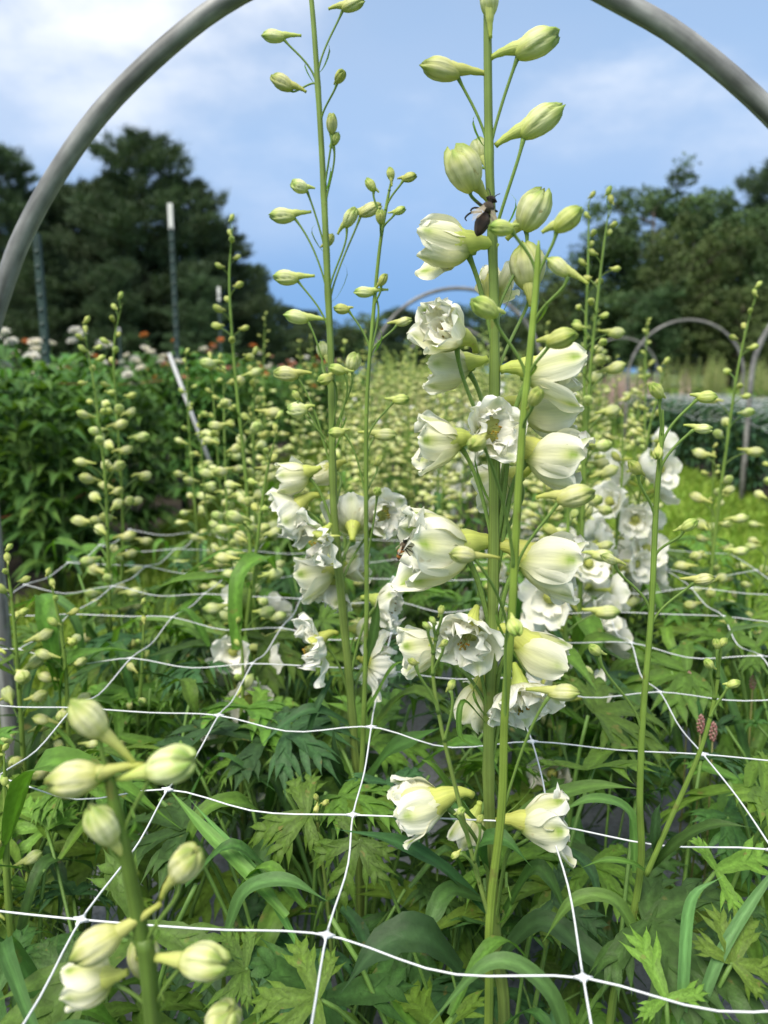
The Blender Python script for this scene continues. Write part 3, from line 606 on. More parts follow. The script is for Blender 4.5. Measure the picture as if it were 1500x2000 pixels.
# main thick stem
rt = root_of(985, 2000, .56)
A = dplant('thickest delphinium stem with large cream bells and a dark bee near its top', rt)
sA = Stem(A, [(952, -60), (952, 60), (955, 300), (962, 480), (966, 640), (966, 900), (963, 1200), (955, 1450), (958, 1640), (970, 1850), (985, 2010)], .56, .0024, .0052, rt, 90, att=(290, 465, 600, 760, 930, 1080, 1130, 1240, 1290, 1400, 1510, 1765))
for a in [('b', 955, 2, 62, 95, .2, 70, -.004), ('b', 862, 137, 84, 168, .15, 292), ('b', 1046, 88, 92, 22, .1, 285), ('b', 1056, 238, 100, 33, .1, 465), ('F', 905, 332, 88, 118, .25, 425, -.012), ('F', 936, 296, 50, 100, -.3, 345, .02),
          ('h', 862, 474, 112, 166, .1, 700), ('F', 1042, 412, 82, 62, .15, 640, .012), ('F', 1030, 522, 88, 100, .1, 760, .012), ('h', 962, 552, 78, 80, -.75, 600, .035),
          ('l', 868, 645, 96, 140, .62, 930), ('h', 866, 716, 100, 178, .15, 1000, .02), ('h', 1092, 726, 120, 8, .1, 1060), ('h', 1080, 806, 112, 2, .05, 1080, .03),
          ('l', 852, 862, 100, 176, .15, 1080), ('o', 970, 838, 84, 30, .80, 930, -.03), ('l', 1090, 898, 118, -4, .22, 1130), ('l', 975, 945, 92, 200, -.55, 1100, .04),
          ('l', 845, 1072, 150, 172, .25, 1240), ('l', 1078, 1102, 126, -4, .15, 1290), ('l', 815, 1266, 92, 186, .12, 1400, .01), ('o', 908, 1256, 100, 240, .85, 1395, -.03),
          ('h', 1062, 1278, 118, -18, .1, 1430), ('h', 930, 1378, 100, 250, -.15, 1500, .02), ('o', 1022, 1382, 100, 290, .72, 1520, -.02),
          ('l', 818, 1576, 118, 186, .15, 1760, -.04), ('h', 915, 1625, 84, 240, .1, 1770, .02), ('l', 1068, 1608, 112, 12, .1, 1800, -.035)]: floret(sA, *a)
for P, wd, c in [([(948, 1700, .56), (935, 1650, .53), (985, 1640, .52), (1040, 1695, .51)], 20, 0), ([(960, 1790, .55), (860, 1690, .53), (760, 1640, .52), (648, 1618, .51)], 17, 3), ([(950, 1760, .55), (880, 1740, .52), (845, 1790, .50), (818, 1860, .49)], 20, 0),
                 ([(970, 1880, .55), (1060, 1800, .52), (1180, 1880, .50), (1278, 1850, .50)], 26, 3), ([(955, 1420, .56), (905, 1370, .54), (900, 1440, .53), (950, 1462, .53)], 6, 1), ([(962, 1640, .56), (890, 1560, .54), (850, 1500, .53), (815, 1480, .53)], 11, 1),
                 ([(985, 1780, .56), (1040, 1700, .54), (1075, 1720, .53), (1125, 1830, .52)], 18, 0)]: leaf_at(A, P, wd, c)

# thin bright stem crossing in front of it
rt = root_of(954, 2050, .46)
C_ = dplant('slim bright green stem of green buds crossing in front of the thickest stem', rt)
sC = Stem(C_, [(1052, 470), (1047, 560), (1036, 680), (1022, 820), (1010, 1000), (1000, 1200), (986, 1400), (980, 1580), (957, 1790), (954, 2010)], .46, .0018, .0031, rt, 90, col=(0.22, 0.32, 0.05))
for a in [('y', 980, 446, 48, 175, .25, 540), ('y', 1108, 430, 62, 38, .2, 545), ('b', 1092, 522, 60, 140, -.2, 640, -.005), ('y', 947, 602, 62, 150, .35, 735), ('y', 1096, 662, 62, 20, .5, 745), ('y', 1046, 776, 44, 70, .6, 850, -.02), ('y', 932, 866, 52, 200, .85, 1130, -.05),
          ('b', 1122, 970, 84, 15, .2, 1120), ('s', 905, 1084, 58, 172, .3, 1250, -.03), ('y', 1005, 1225, 50, -60, .92, 1420, -.03), ('b', 1100, 1354, 74, 12, .3, 1590)]: floret(sC, *a)
sC2 = Stem(C_, [(862, 1200), (845, 1300), (862, 1420), (900, 1580), (930, 1700), (957, 1795)], .46, .0010, .0017, None, 40, 'side_shoot')
for a in [('y', 862, 1192, 22, 80, .2, 1240), ('y', 845, 1212, 20, 120, .2, 1250), ('y', 832, 1222, 20, 130, .3, 1270), ('y', 868, 1256, 22, 60, .4, 1310), ('y', 806, 1293, 24, 140, .4, 1390), ('y', 882, 1338, 26, 70, .1, 1440), ('y', 900, 1585, 26, 60, .4, 1650), ('y', 938, 1600, 24, 70, .3, 1690), ('y', 890, 1670, 22, 200, .5, 1720)]: floret(sC2, *a)
leaf_at(C_, [(1120, 2080, .40), (1070, 1935, .40), (960, 1880, .40), (830, 2010, .40)], 20, (0.10, 0.205, 0.06), 0, 'strap', 26, .05)
leaf_at(C_, [(900, 1900, .47), (830, 1830, .45), (740, 1850, .44), (665, 1940, .43)], 42, 3, .05)

# second tall plant, two stems
rt = root_of(705, 1640, .76)
B = dplant('tall delphinium left of centre with white open flowers below and slim buds above', rt)
sB = Stem(B, [(600, -60), (609, 10), (618, 130), (630, 330), (640, 560), (647, 720), (650, 920), (656, 1050), (680, 1300), (692, 1450), (703, 1620)], .76, .0020, .0048, rt, 90, att=(180, 390, 495, 580, 780, 930, 1060, 1130, 1210, 1330, 1395))
for a in [('b', 535, 72, 48, 175, .1, 180), ('b', 552, 162, 52, 150, .1, 180), ('b', 688, 10, 50, 14, .1, 140), ('y', 664, 150, 30, 40, .7, 240), ('b', 648, 243, 42, 85, .5, 390, -.012), ('y', 655, 272, 26, 60, .3, 400), ('F', 586, 365, 34, 160, .3, 495), ('b', 553, 422, 56, 178, .1, 580), ('y', 642, 470, 30, 60, -.3, 560, .02),
          ('b', 684, 426, 46, 55, .35, 580), ('b', 722, 411, 52, 20, .1, 590, .01), ('b', 560, 543, 56, 174, .1, 660), ('b', 580, 620, 56, 168, .15, 780), ('b', 560, 731, 56, 172, .1, 930), ('F', 690, 708, 40, 70, .4, 850), ('y', 636, 741, 36, 200, .75, 860, -.02), ('y', 660, 722, 34, 160, .2, 880, -.02), ('F', 582, 801, 42, 178, .1, 920), ('y', 578, 772, 22, 120, .2, 880), ('F', 630, 684, 34, 100, -.2, 780, .02),
          ('h', 568, 932, 74, 186, .1, 1060), ('h', 632, 925, 60, 200, -.3, 1010, .03), ('o', 556, 1010, 84, 205, .25, 1100), ('w', 612, 1062, 66, 215, .62, 1130, -.03), ('o', 690, 1005, 80, 95, -.75, 1130, .03), ('o', 755, 1004, 66, 15, .72, 1140, .02), ('l', 612, 1124, 84, 190, .1, 1210, .02),
          ('l', 690, 1100, 70, 20, .1, 1180, .05), ('w', 598, 1268, 74, 196, .40, 1390, -.01), ('w', 740, 1300, 66, -20, -.55, 1400, .03), ('o', 768, 1182, 74, 0, .12, 1330), ('o', 640, 1170, 70, 250, .3, 1290, .04), ('h', 722, 1230, 60, 10, 0, 1330, .05), ('b', 636, 1052, 34, 178, .3, 1110, -.03)]: floret(sB, *a)
sB2 = Stem(B, [(765, 345), (742, 480), (726, 650), (716, 800), (715, 1000), (716, 1200), (709, 1450), (703, 1640)], .735, .0014, .0029, rt, 80, 'stem', (0.185, 0.285, 0.055))
for a in [('y', 763, 340, 24, 100, .1, 375), ('y', 724, 362, 28, 125, .1, 440), ('y', 799, 347, 28, 15, .1, 410), ('y', 780, 412, 24, 20, .1, 450), ('y', 743, 424, 28, 90, .4, 470, -.01), ('y', 748, 547, 26, 60, .3, 600), ('b', 712, 571, 44, 178, .1, 700), ('y', 668, 604, 32, 172, .1, 680), ('b', 788, 629, 36, 14, .1, 700), ('y', 782, 781, 34, 8, .1, 870), ('b', 752, 850, 52, 2, .05, 910, .02),
          ('y', 658, 845, 34, 178, .4, 960), ('y', 737, 961, 28, 80, .85, 1100, -.02), ('y', 740, 900, 26, 60, .2, 960, .01)]: floret(sB2, *a)
for P, wd, c in [([(690, 1420, .76), (620, 1385, .74), (560, 1410, .73), (502, 1465, .72)], 13, 3), ([(692, 1530, .76), (640, 1490, .74), (580, 1500, .73), (520, 1462, .72)], 15, 3), ([(703, 1545, .76), (760, 1470, .74), (820, 1440, .73), (868, 1418, .72)], 20, 0),
                 ([(716, 1300, .735), (728, 1250, .73), (736, 1200, .73), (738, 1165, .73)], 11, 0), ([(710, 1400, .735), (745, 1340, .73), (770, 1300, .72), (800, 1290, .72)], 7, 1), ([(700, 1600, .76), (670, 1540, .75), (655, 1480, .74), (650, 1400, .74)], 14, 3), ([(650, 1320, .76), (620, 1380, .74), (600, 1450, .74), (606, 1500, .74)], 8, 3)]: leaf_at(B, P, wd, c)
sB3 = Stem(B, [(618, 1560), (622, 1620), (640, 1760), (650, 1900)], .60, .0011, .002, None, 20, 'side_shoot')
for a in [('y', 617, 1557, 18, 100, .2, 1590), ('y', 636, 1568, 20, 40, .3, 1600), ('y', 618, 1580, 18, 250, .6, 1600)]: floret(sB3, *a)

# out-of-focus plant in the near left corner
rt = root_of(300, 2100, .31, .01, .01)
F_ = dplant('blurred pale yellow delphinium close to the camera at bottom left', rt)
sF = Stem(F_, [(205, 1480), (222, 1560), (250, 1690), (280, 1850), (300, 2010)], .31, .0022, .0045, rt, 40, col=(0.10, 0.17, 0.03))
for a in [('s', 172, 1405, 112, 128, .15, 1540), ('s', 148, 1522, 128, 190, .2, 1600), ('s', 332, 1496, 134, 22, .2, 1640), ('s', 200, 1612, 116, 112, .2, 1720), ('s', 364, 1688, 116, 56, .2, 1860), ('s', 192, 1846, 128, 208, .35, 1900), ('s', 396, 1880, 132, 10, .2, 1960), ('h', 168, 1920, 120, 186, .1, 1990), ('F', 280, 1870, 96, 100, -.2, 1960, .02), ('F', 436, 1996, 110, 60, .2, 2060)]: floret(sF, *a)

# slim plant on the right with a side branch
rt = root_of(1180, 2040, .53)
D = dplant('slim delphinium at the right with wide spaced green buds and a side branch', rt)
sD = Stem(D, [(1295, 800), (1290, 880), (1281, 1000), (1272, 1200), (1256, 1400), (1250, 1560), (1252, 1690), (1225, 1850), (1190, 2010)], .52, .0015, .0031, rt, 70, col=(0.18, 0.28, 0.05))
for a in [('y', 1282, 764, 38, 130, .3, 850), ('y', 1380, 776, 38, 5, .2, 870), ('b', 1372, 838, 40, -2, .2, 920), ('y', 1285, 885, 32, 250, .75, 920, -.02), ('y', 1240, 914, 36, 130, .3, 1010), ('y', 1346, 1026, 36, 45, .4, 1100), ('b', 1190, 1092, 42, 150, .2, 1200), ('b', 1374, 1132, 46, 12, .2, 1230), ('y', 1162, 1270, 34, 140, .3, 1430)]: floret(sD, *a)
sD2 = Stem(D, [(1402, 1265), (1400, 1340), (1370, 1460), (1310, 1600), (1262, 1710)], .50, .0011, .0019, None, 40, 'side_branch', (0.18, 0.28, 0.05))
for a in [('y', 1400, 1258, 26, 110, .3, 1320), ('y', 1412, 1255, 24, 60, .3, 1320), ('y', 1384, 1297, 28, 130, .3, 1360), ('y', 1432, 1336, 28, 30, .3, 1400)]: floret(sD2, *a)
for P, wd, c in [([(1268, 1705, .51), (1230, 1685, .50), (1180, 1680, .50), (1128, 1698, .50)], 7, 1), ([(1268, 1700, .51), (1330, 1640, .50), (1400, 1610, .49), (1478, 1618, .48)], 13, 0), ([(1276, 1695, .51), (1278, 1640, .50), (1282, 1590, .50), (1292, 1566, .50)], 10, 3)]: leaf_at(D, P, wd, c)

# ------------------------------------------------------------------ mid-distance plants, buds with baked-in stalks (each bud one part)
def midbud(kind, seed):
    """bud with its hooked stalk, origin on the stem, growing towards +X; length about 1 = stalk reach"""
    r = np.random.RandomState(seed); g = Geo(); el = R(28 + 20 * r.rand())
    if kind == 'f':
        b = Geo(); 
        for k in range(5): b.join(sepal_geo(1, .42, np.array(KIND['o']['al']) + r.randn(5) * 8, .5, 900 + seed * 7 + k, math.pi / 2 + k * 1.2566, .85, .3, .07, 8, 5))
        for k in range(4): b.join(sepal_geo(.7, .28, np.array(KIND['o']['al']) * .7, .5, 950 + seed * 7 + k, .5 + k * 1.57, .9, .1, .12, 6, 5))
        spur_geo(b, .5, .15, .16, .05, 0, n=6); s = .85
    else:
        b = bud_geo(seed + 70, .33, {'b': .28, 'y': .8}[kind], 8, 15, .55 if kind == 'b' else .25); s = {'b': .62, 'y': .42}[kind]
    reach = {'b': 1.0, 'y': .6, 'f': 1.0}[kind]
    base = np.array((reach * .72, 0, reach * .75)); d = (math.cos(R(12 + 22 * r.rand() - (10 if kind == 'f' else 0))), .12 * r.randn(), .25)
    g.join(b, frame(Vector(base), d, s=s))
    tube(g, bez((0, 0, 0), (reach * .18, 0, reach * .5), (base[0] - .12, 0, base[2] - .12), base + np.array(d) * .05, 7), [.045, .028, .024, .024, .025, .028, .04], 5, (0.16, 0.26, 0.055))
    return g
MB = {k: [midbud(k, s).mesh('bud_shape' if k != 'f' else 'flower_shape', M_BUD if k != 'f' else M_PETAL) for s in range(4)] for k in 'byf'}
STEMG = {}
def midspike(plant, pts, r_top, r_bot, nb, rr, u=.034, flowers=0.0, low=.62, name='stem', dens=1.0, young=.3):
    """stem through world points (top first) with spirally set buds over its upper part"""
    T = np.array(plant.location); c = smoothpath(pts, 40); g = Geo(); tube(g, c - T, np.linspace(r_top, r_bot, 40) * np.clip(np.arange(40) / 6 + .25, 0, 1), 8, (0.185, 0.285, 0.055)); st = obj(name, g.mesh('stem', M_STEM), plant)
    L = np.r_[0, np.cumsum(np.linalg.norm(np.diff(c, axis=0), axis=1))]
    for i in range(nb):
        t = (i + .3 * rr.random()) / nb; s = L[-1] * low * t; k = min(38, int(np.searchsorted(L, s))); p = c[k] - T
        az = i * 2.4 + rr.uniform(-.5, .5); kd = 'y' if t < young else ('f' if t > 1 - flowers and rr.random() < .8 else 'b')
        sc = .92 * u * (.58 + .44 * sst(0, .45, t)) * rr.uniform(.85, 1.15) * (1.25 if kd == 'y' else 1.0) * (1.15 if kd == 'f' else 1)
        M = Matrix.Translation(p) @ Matrix.Rotation(az, 4, 'Z') @ Matrix.Rotation(rr.uniform(-.3, .25) - (.75 if i < 2 else .3 if i < 5 else 0), 4, 'Y') @ Matrix.Scale(sc, 4)
        obj('flower' if kd == 'f' else 'bud', rr.choice(MB[kd]), plant, M)
    return c
def handspike(label, specs, extra_leaf=4, u=.041):
    rr = random.Random(hash(label) % 1000 if False else len(label) * 31 + len(specs[0][0]))
    (path, Y, nb, fl, low) = specs[0]; p = at(*path[-1], Y); root = Vector((p.x, p.y, 0))
    t = dplant(label, root)
    for (path, Y, nb, fl, low) in specs:
        P = [at(x, y, Y) for x, y in path]; e = P[-1]; 
        if e.z > .02: P.append(Vector((root.x * .7 + e.x * .3, root.y * .7 + e.y * .3, 0)))
        midspike(t, P, .0013, .0042, nb, rr, u, fl, low)
    for i in range(extra_leaf):
        z = rr.uniform(.18, .46); M = Matrix.Translation((0, 0, z)) @ Matrix.Rotation(rr.random() * 6.28, 4, 'Z') @ Matrix.Rotation(rr.uniform(-.2, .6), 4, 'X') @ Matrix.Scale(rr.uniform(.1, .17), 4)
        obj('leaf', rr.choice(LANCE), t, M)
    return t
hand = []
hand.append(handspike('left budding delphinium with two spikes in front of the strawflower bed', [([(163, 640), (185, 760), (205, 930), (212, 1100), (222, 1400)], 1.2, 40, 0, .62), ([(238, 592), (222, 690), (232, 860), (240, 1060), (228, 1350)], 1.25, 30, 0, .62)]))
hand.append(handspike('tall budding spike between the white-tipped post and the white flowers', [([(455, 440), (448, 560), (462, 760), (482, 960), (500, 1300)], 1.15, 40, 0, .70), ([(500, 700), (495, 860), (500, 1030), (505, 1300)], 1.2, 18, .2, .6)]))
hand.append(handspike('small slim budding spike beside the leaning white stake', [([(363, 690), (370, 850), (385, 1050), (395, 1300)], 1.55, 26, 0, .66)], u=0.0366))
hand.append(handspike('tiny green-tipped spike rising right of the tall left spike', [([(518, 612), (515, 760), (525, 1000)], 2.3, 40, 0, .7)], u=0.0317))
hand.append(handspike('delphinium with green buds at the left photo edge above the net', [([(12, 1085), (28, 1220), (42, 1420), (55, 1600)], .80, 22, 0, .55)], u=0.0366))
hand.append(handspike('small green-budded delphinium just inside the left photo edge', [([(98, 1135), (122, 1250), (133, 1400), (138, 1650)], .82, 18, 0, .5)], u=0.0317))
hand.append(handspike('low stem of tiny green buds in the bottom left corner', [([(8, 1470), (12, 1600), (20, 1800)], .55, 9, 0, .7)], 2, u=0.0268))
hand.append(handspike('pair of tall budding spikes right of the main stem against the trees', [([(1192, 388), (1172, 540), (1152, 740), (1140, 960), (1128, 1300)], 1.1, 36, .25, .66), ([(1150, 392), (1148, 540), (1142, 700), (1138, 960), (1128, 1300)], 1.14, 26, .2, .6)]))
hand.append(handspike('budding spike near the right edge in front of the hoops', [([(1478, 566), (1445, 700), (1418, 880), (1395, 1060), (1370, 1320)], 1.25, 30, 0, .66)], u=0.0390))
hand.append(handspike('delphinium with open white flowers right of the thick stem', [([(1300, 720), (1270, 830), (1250, 960), (1230, 1150), (1210, 1300)], 1.35, 26, .75, .6), ([(1215, 790), (1215, 930), (1200, 1100), (1195, 1300)], 1.3, 16, .8, .6)], u=0.0439))
hand.append(handspike('delphinium with white flowers low behind the right bells', [([(1105, 900), (1110, 1000), (1105, 1150), (1100, 1400)], .95, 16, .6, .62)], u=0.0439))
hand.append(handspike('delphinium with white flowers left of the open blooms', [([(545, 830), (520, 930), (500, 1080), (478, 1250), (470, 1420)], 1.0, 22, .42, .66)], u=0.0415))
hand.append(handspike('short delphinium with half open flowers low at left centre', [([(470, 1230), (475, 1330), (470, 1480)], .92, 9, .3, .7)], u=0.0366))
hand.append(handspike('short young delphinium of green buds beside the left foreground net', [([(282, 1190), (278, 1300), (270, 1480)], .90, 12, 0, .6)], u=0.0293))

# random plants that fill the bed behind (near ones with single buds, far ones as whole spikes)
occupied = [(p.location.x, p.location.y) for p in hand]
def free(x, y, d):
    for a, b in occupied:
        if (a - x) ** 2 + (b - y) ** 2 < d * d: return False
    occupied.append((x, y)); return True
n_mid = 0; tries = 0
while n_mid < 46 and tries < 4000:
    tries += 1; y = 1.12 + 2.2 * rnd.random(); x = rnd.uniform(-.55, .56)
    if y < 1.7 and abs(x + .03) < .16: continue
    if not free(x, y, .145): continue
    ztop = CAM_H + rnd.uniform(-.12, .13) * (1 + .1 * y)
    t = thing('delphinium_plant', ['budding delphinium in the left of the crowded rows', 'budding delphinium in the middle of the crowded rows', 'budding delphinium in the right of the crowded rows'][0 if x < -.2 else 1 if x < .2 else 2] + (' close behind the hoop' if y < 2.1 else ' farther behind the hoop'), 'flower plant', (x, y, 0), 'budding delphiniums in the middle rows')
    lx, ly = rnd.uniform(-.06, .06), rnd.uniform(-.05, .05)
    midspike(t, [(x + lx, y + ly, ztop), (x + lx * .7, y, ztop * .66), (x + lx * .2, y, ztop * .33), (x, y, 0)], .0013, .0042, rnd.randint(26, 36), rnd, rnd.uniform(.035, .042), rnd.choice([0, 0, 0, .25, .45]) if x > 0 else 0, .62)
    if rnd.random() < .7:
        zt = ztop * rnd.uniform(.75, .95); a = rnd.random() * 6.28; ex, ey = .07 * math.cos(a), .07 * math.sin(a)
        midspike(t, [(x + ex, y + ey, zt), (x + ex * .8, y + ey * .8, zt * .66), (x + ex * .3, y + ey * .3, zt * .33), (x, y, .02)], .0012, .0034, rnd.randint(16, 24), rnd, .034, rnd.choice([0, 0, .3]) if x > 0 else 0, .55)
    for i in range(4):
        M = Matrix.Translation((0, 0, rnd.uniform(.15, .45))) @ Matrix.Rotation(rnd.random() * 6.28, 4, 'Z') @ Matrix.Rotation(rnd.uniform(-.2, .6), 4, 'X') @ Matrix.Scale(rnd.uniform(.12, .2), 4); obj('leaf', rnd.choice(LANCE), t, M)
    n_mid += 1
# far variants: stem, joined buds, joined leaves
def farspike(seed, col_t=None, dens=40, h=.85, flow=.1):
    r = np.random.RandomState(seed); g = Geo(); b = Geo(); l = Geo()
    for s in range(2):
        ht = h * (1 if s == 0 else .8 + .15 * r.rand()); ex, ey = (r.rand(2) - .5) * (.05 if s == 0 else .18)
        c = smoothpath([(ex, ey, ht), (ex * .8, ey * .8, ht * .66), (ex * .3, ey * .3, ht * .33), (0, 0, 0)], 14); tube(g, c, np.linspace(.0018, .005, 14), 5, (0.185, 0.285, 0.055))
        for i in range(dens):
            t = i / dens; z = ht * (1 - t * .62); k = np.interp(z, c[::-1, 2], c[::-1, 0]), np.interp(z, c[::-1, 2], c[::-1, 1]); az = i * 2.4 + r.rand() * .6
            wh = r.rand() < flow and t > .5; rr_ = .008 + .030 * sst(0, .4, t); p = np.array((k[0] + rr_ * math.cos(az), k[1] + rr_ * math.sin(az), z + rr_ * .6)); d = np.array((math.cos(az), math.sin(az), .25)); s_ = (.010 + .015 * sst(0, .4, t)) * (1.4 if wh else 1)
            cc = np.array(col_t if col_t else lerp((0.40, 0.50, 0.11), (0.62, 0.64, 0.27), sst(.1, .5, t))); cc = cc * (.9 + .2 * r.rand())
            if wh: cc = np.array(WHITE)
            tube(b, [p, p + d * s_ * .35, p + d * s_ * .8, p + d * s_ * 1.2], [s_ * .12, s_ * .38, s_ * .34, s_ * .06], 6, np.array([cc * .75, cc, cc, cc * .65]))
            tube(g, [(k[0], k[1], z - .01), p], [.0011, .0009], 3, (0.16, 0.27, 0.05), False)
    for i in range(16):
        az = r.rand() * 6.28; z = r.uniform(.08, .5) * h; d = np.array((math.cos(az), math.sin(az), 0)); L = r.uniform(.09, .2)
        l.join(blade_geo([(0, 0, z), d * L * .5 + (0, 0, z + .07), d * L + (0, 0, z + .02)], .016, 5, 3, .2, GREENS[i % 5]))
    return g.mesh('stem', M_STEM), b.mesh('bud_cluster', M_BUD), l.mesh('foliage', M_LEAF)
FAR = [farspike(s) for s in range(6)]
nf = 0; tries = 0
def farplant(x, y, var, sc, label, group, kindname='delphinium_plant'):
    t = thing(kindname, label, 'flower plant', (x, y, 0), group); t.scale = (sc * rnd.uniform(.9, 1.1), sc, sc); t.rotation_euler = (0, 0, rnd.random() * 6.28)
    obj('stem', var[0], t); o = obj('buds', var[1], t); o['kind'] = 'stuff'; o = obj('foliage', var[2], t); o['kind'] = 'stuff'
while nf < 170 and tries < 9000:
    tries += 1; y = 2.9 + 15 * rnd.random() ** 1.35; x = rnd.uniform(-.58, .58)
    if not free(x, y, .15): continue
    farplant(x, y, rnd.choice(FAR), rnd.uniform(.90, 1.16) * (1.15 if rnd.random() < .15 else 1), 'distant budding delphinium far down the main bed', 'delphiniums far down the main bed'); nf += 1

# ------------------------------------------------------------------ leafy undergrowth of the near bed
def keep(p, s):
    q = _rot.inverted() @ (p - Vector((0, 0, CAM_H)))
    if q.z > -.24: return False
    y = 1000 + 1500 * q.y / q.z
    x = 750 - 1500 * q.x / q.z
    if p.y < .60 and 880 < x < 1060: return False                 # the main stems stay in view down to the bottom
    return p.z < .455 + .02 and (p - Vector((0, 0, CAM_H))).length > .44
for P_, n in ((A, 11), (C_, 6), (B, 10), (F_, 4), (D, 9)): rosette(P_, n, rnd, (.2, .43), (.075, .125), .13, keep, 0)
for P_ in hand: rosette(P_, 8, rnd, (.16, .42), (.07, .115), .13, keep, 0)
spots = []; tries = 0
while len(spots) < 74 and tries < 5000:
    tries += 1; y = rnd.uniform(.30, 1.9); x = rnd.uniform(-.60, .62)
    if any((a - x) ** 2 + (b - y) ** 2 < .082 ** 2 for a, b in spots): continue
    spots.append((x, y))
for x, y in spots:
    t = thing('delphinium_plant', 'leafy flowerless delphinium under the netting ' + ('at the left bed edge' if x < -.25 else 'at the right bed edge' if x > .25 else 'in the bed middle') + (' in the foreground' if y < .75 else ' at the main stems' if y < 1.2 else ' behind the hoop'), 'flower plant', (x, y, 0), 'leafy delphinium clumps under the netting')
    rosette(t, 11, rnd, (.14, .44), (.075, .135), .13, keep, rnd.choice([0, 1, 1, 2]))
# broad cut leaves that show large in the foreground
palm_at(A, 700, 1640, .56, 150, 255, (-.1, -.9, .8), 1, A.location); palm_at(B, 600, 1590, .60, 165, 185, (-.1, -.7, 1), 2, B.location); palm_at(A, 620, 1950, .44, 190, 175, (0, -.75, 1), 4, A.location)
palm_at(F_, 480, 1890, .46, 150, 200, (0, -.6, 1), 7, F_.location); palm_at(D, 1400, 1700, .52, 150, 30, (.1, -.7, 1), 9, D.location); palm_at(D, 1430, 1880, .46, 150, 60, (0, -.9, .9), 4, D.location); palm_at(A, 1080, 1760, .55, 140, 320, (.1, -.7, 1), 3, A.location)
palm_at(F_, 90, 1620, .62, 140, 120, (0, -.7, 1), 4, F_.location); palm_at(F_, 120, 1900, .48, 170, 200, (0, -.6, 1), 5, F_.location); palm_at(D, 1300, 1950, .44, 150, 100, (0, -.8, 1), 9, D.location)
for P, wd, c in [([(1330, 2060, .44), (1335, 1900, .45), (1350, 1760, .46), (1410, 1712, .46)], 13, (0.11, 0.215, 0.07)), ([(1345, 2040, .44), (1400, 1880, .46), (1470, 1760, .48), (1560, 1640, .5)], 13, (0.09, 0.19, 0.06)), ([(1240, 1700, .58), (1230, 1590, .58), (1160, 1560, .57), (1085, 1590, .57)], 13, (0.11, 0.21, 0.05)),
                 ([(1000, 1600, .60), (1070, 1560, .60), (1160, 1535, .60), (1245, 1540, .60)], 16, (0.13, 0.24, 0.05)), ([(1260, 1860, .5), (1200, 1760, .5), (1120, 1760, .5), (1060, 1840, .5)], 16, (0.12, 0.23, 0.05)), ([(560, 1790, .50), (480, 1700, .52), (400, 1620, .54), (320, 1530, .56)], 16, (0.12, 0.24, 0.05)),
                 ([(590, 1860, .50), (510, 1720, .52), (440, 1640, .54), (370, 1560, .56)], 11, (0.10, 0.21, 0.05)), ([(440, 1830, .5), (480, 1740, .5), (560, 1720, .5), (640, 1760, .5)], 18, (0.08, 0.17, 0.05))]: leaf_at(D if P[0][0] > 900 else B, P, wd, c, 0, 'strap', 22, .06)

# ------------------------------------------------------------------ support netting
def node(c, k):
    x = -.2205 + .1512 * c; y = .413 + .1393 * k - .0125 * c
    h = math.sin(c * 12.9 + k * 78.2) * 43758.5; j = h - math.floor(h); h2 = math.sin(c * 39.3 + k * 11.1) * 23421.6; j2 = h2 - math.floor(h2)
    amp = .4 if k > 2 else .25
    return Vector((x + (j - .5) * .022 * amp, y + (j2 - .5) * .03 * amp, CAM_H - .334 + (j2 - .5) * .014 * amp ))
net = thing('support_netting', 'white plastic square-mesh netting stretched level through the delphinium bed', 'netting', (0, .5, CAM_H - .334))
T0 = np.array((0, .5, CAM_H - .334)); CW = range(-3, 6); KH = range(-2, 9)
def strand(nodes, r, me_name='strand'):
    P = []
    for i, p in enumerate(nodes):
        P.append(p)
        if i < len(nodes) - 1: q = nodes[i + 1]; s = math.sin(i * 5.1 + p.x * 40 + p.y * 17); P.append((p + q) / 2 + Vector((.004 * s, .003 * s, -.007 + .006 * s)))
    g = Geo(); tube(g, smoothpath(P, len(P) * 4) - T0, r, 6, (0.80, 0.82, 0.84)); return obj('strand', g.mesh('strand', M_PLAST), net)
for c in CW: strand([node(c, k) for k in KH], .00072)
for k in KH: strand([node(c, k) for c in CW], .00064)
g = Geo(); ang = np.linspace(0, 2 * math.pi, 17)[:-1]
ring = [(math.cos(a) * (.0052 if i % 4 == 0 else .0024), math.sin(a) * (.0052 if i % 4 == 0 else .0024), 0) for i, a in enumerate(ang)]
g.add([(x, y, .0011) for x, y, _ in ring] + [(x * 1.05, y * 1.05, -.0008) for x, y, _ in ring] + [(0, 0, .0017), (0, 0, -.0014)], [(i, (i + 1) % 16, 16 + (i + 1) % 16, 16 + i)[::-1] for i in range(16)] + [(i, (i + 1) % 16, 32) for i in range(16)] + [(16 + (i + 1) % 16, 16 + i, 33) for i in range(16)], (0.84, 0.86, 0.88))
KNOT = g.mesh('knot', M_PLAST)
for k in KH:
    for c in CW: obj('knot', KNOT, net, Matrix.Translation(node(c, k) - Vector(T0)) @ Matrix.Rotation(rnd.uniform(-.2, .2), 4, 'Z') @ Matrix.Scale(1.05 if k < 3 else .85, 4))
# netting over the bed on the right
T0 = np.array((2.45, 5, .52)); net = thing('support_netting', 'bluish white netting over the dark leafy bed at right', 'netting', tuple(T0))
def node2(c, k): return Vector((1.86 + .15 * c, 3.2 + .17 * k, .56 + .02 * math.sin(c * 1.3 + k * .7) + (.0 if c else -.08)))
for c in range(9): strand([node2(c, k) for k in range(34)], .0014)
for k in range(34): strand([node2(c, k) for c in range(9)], .0013)

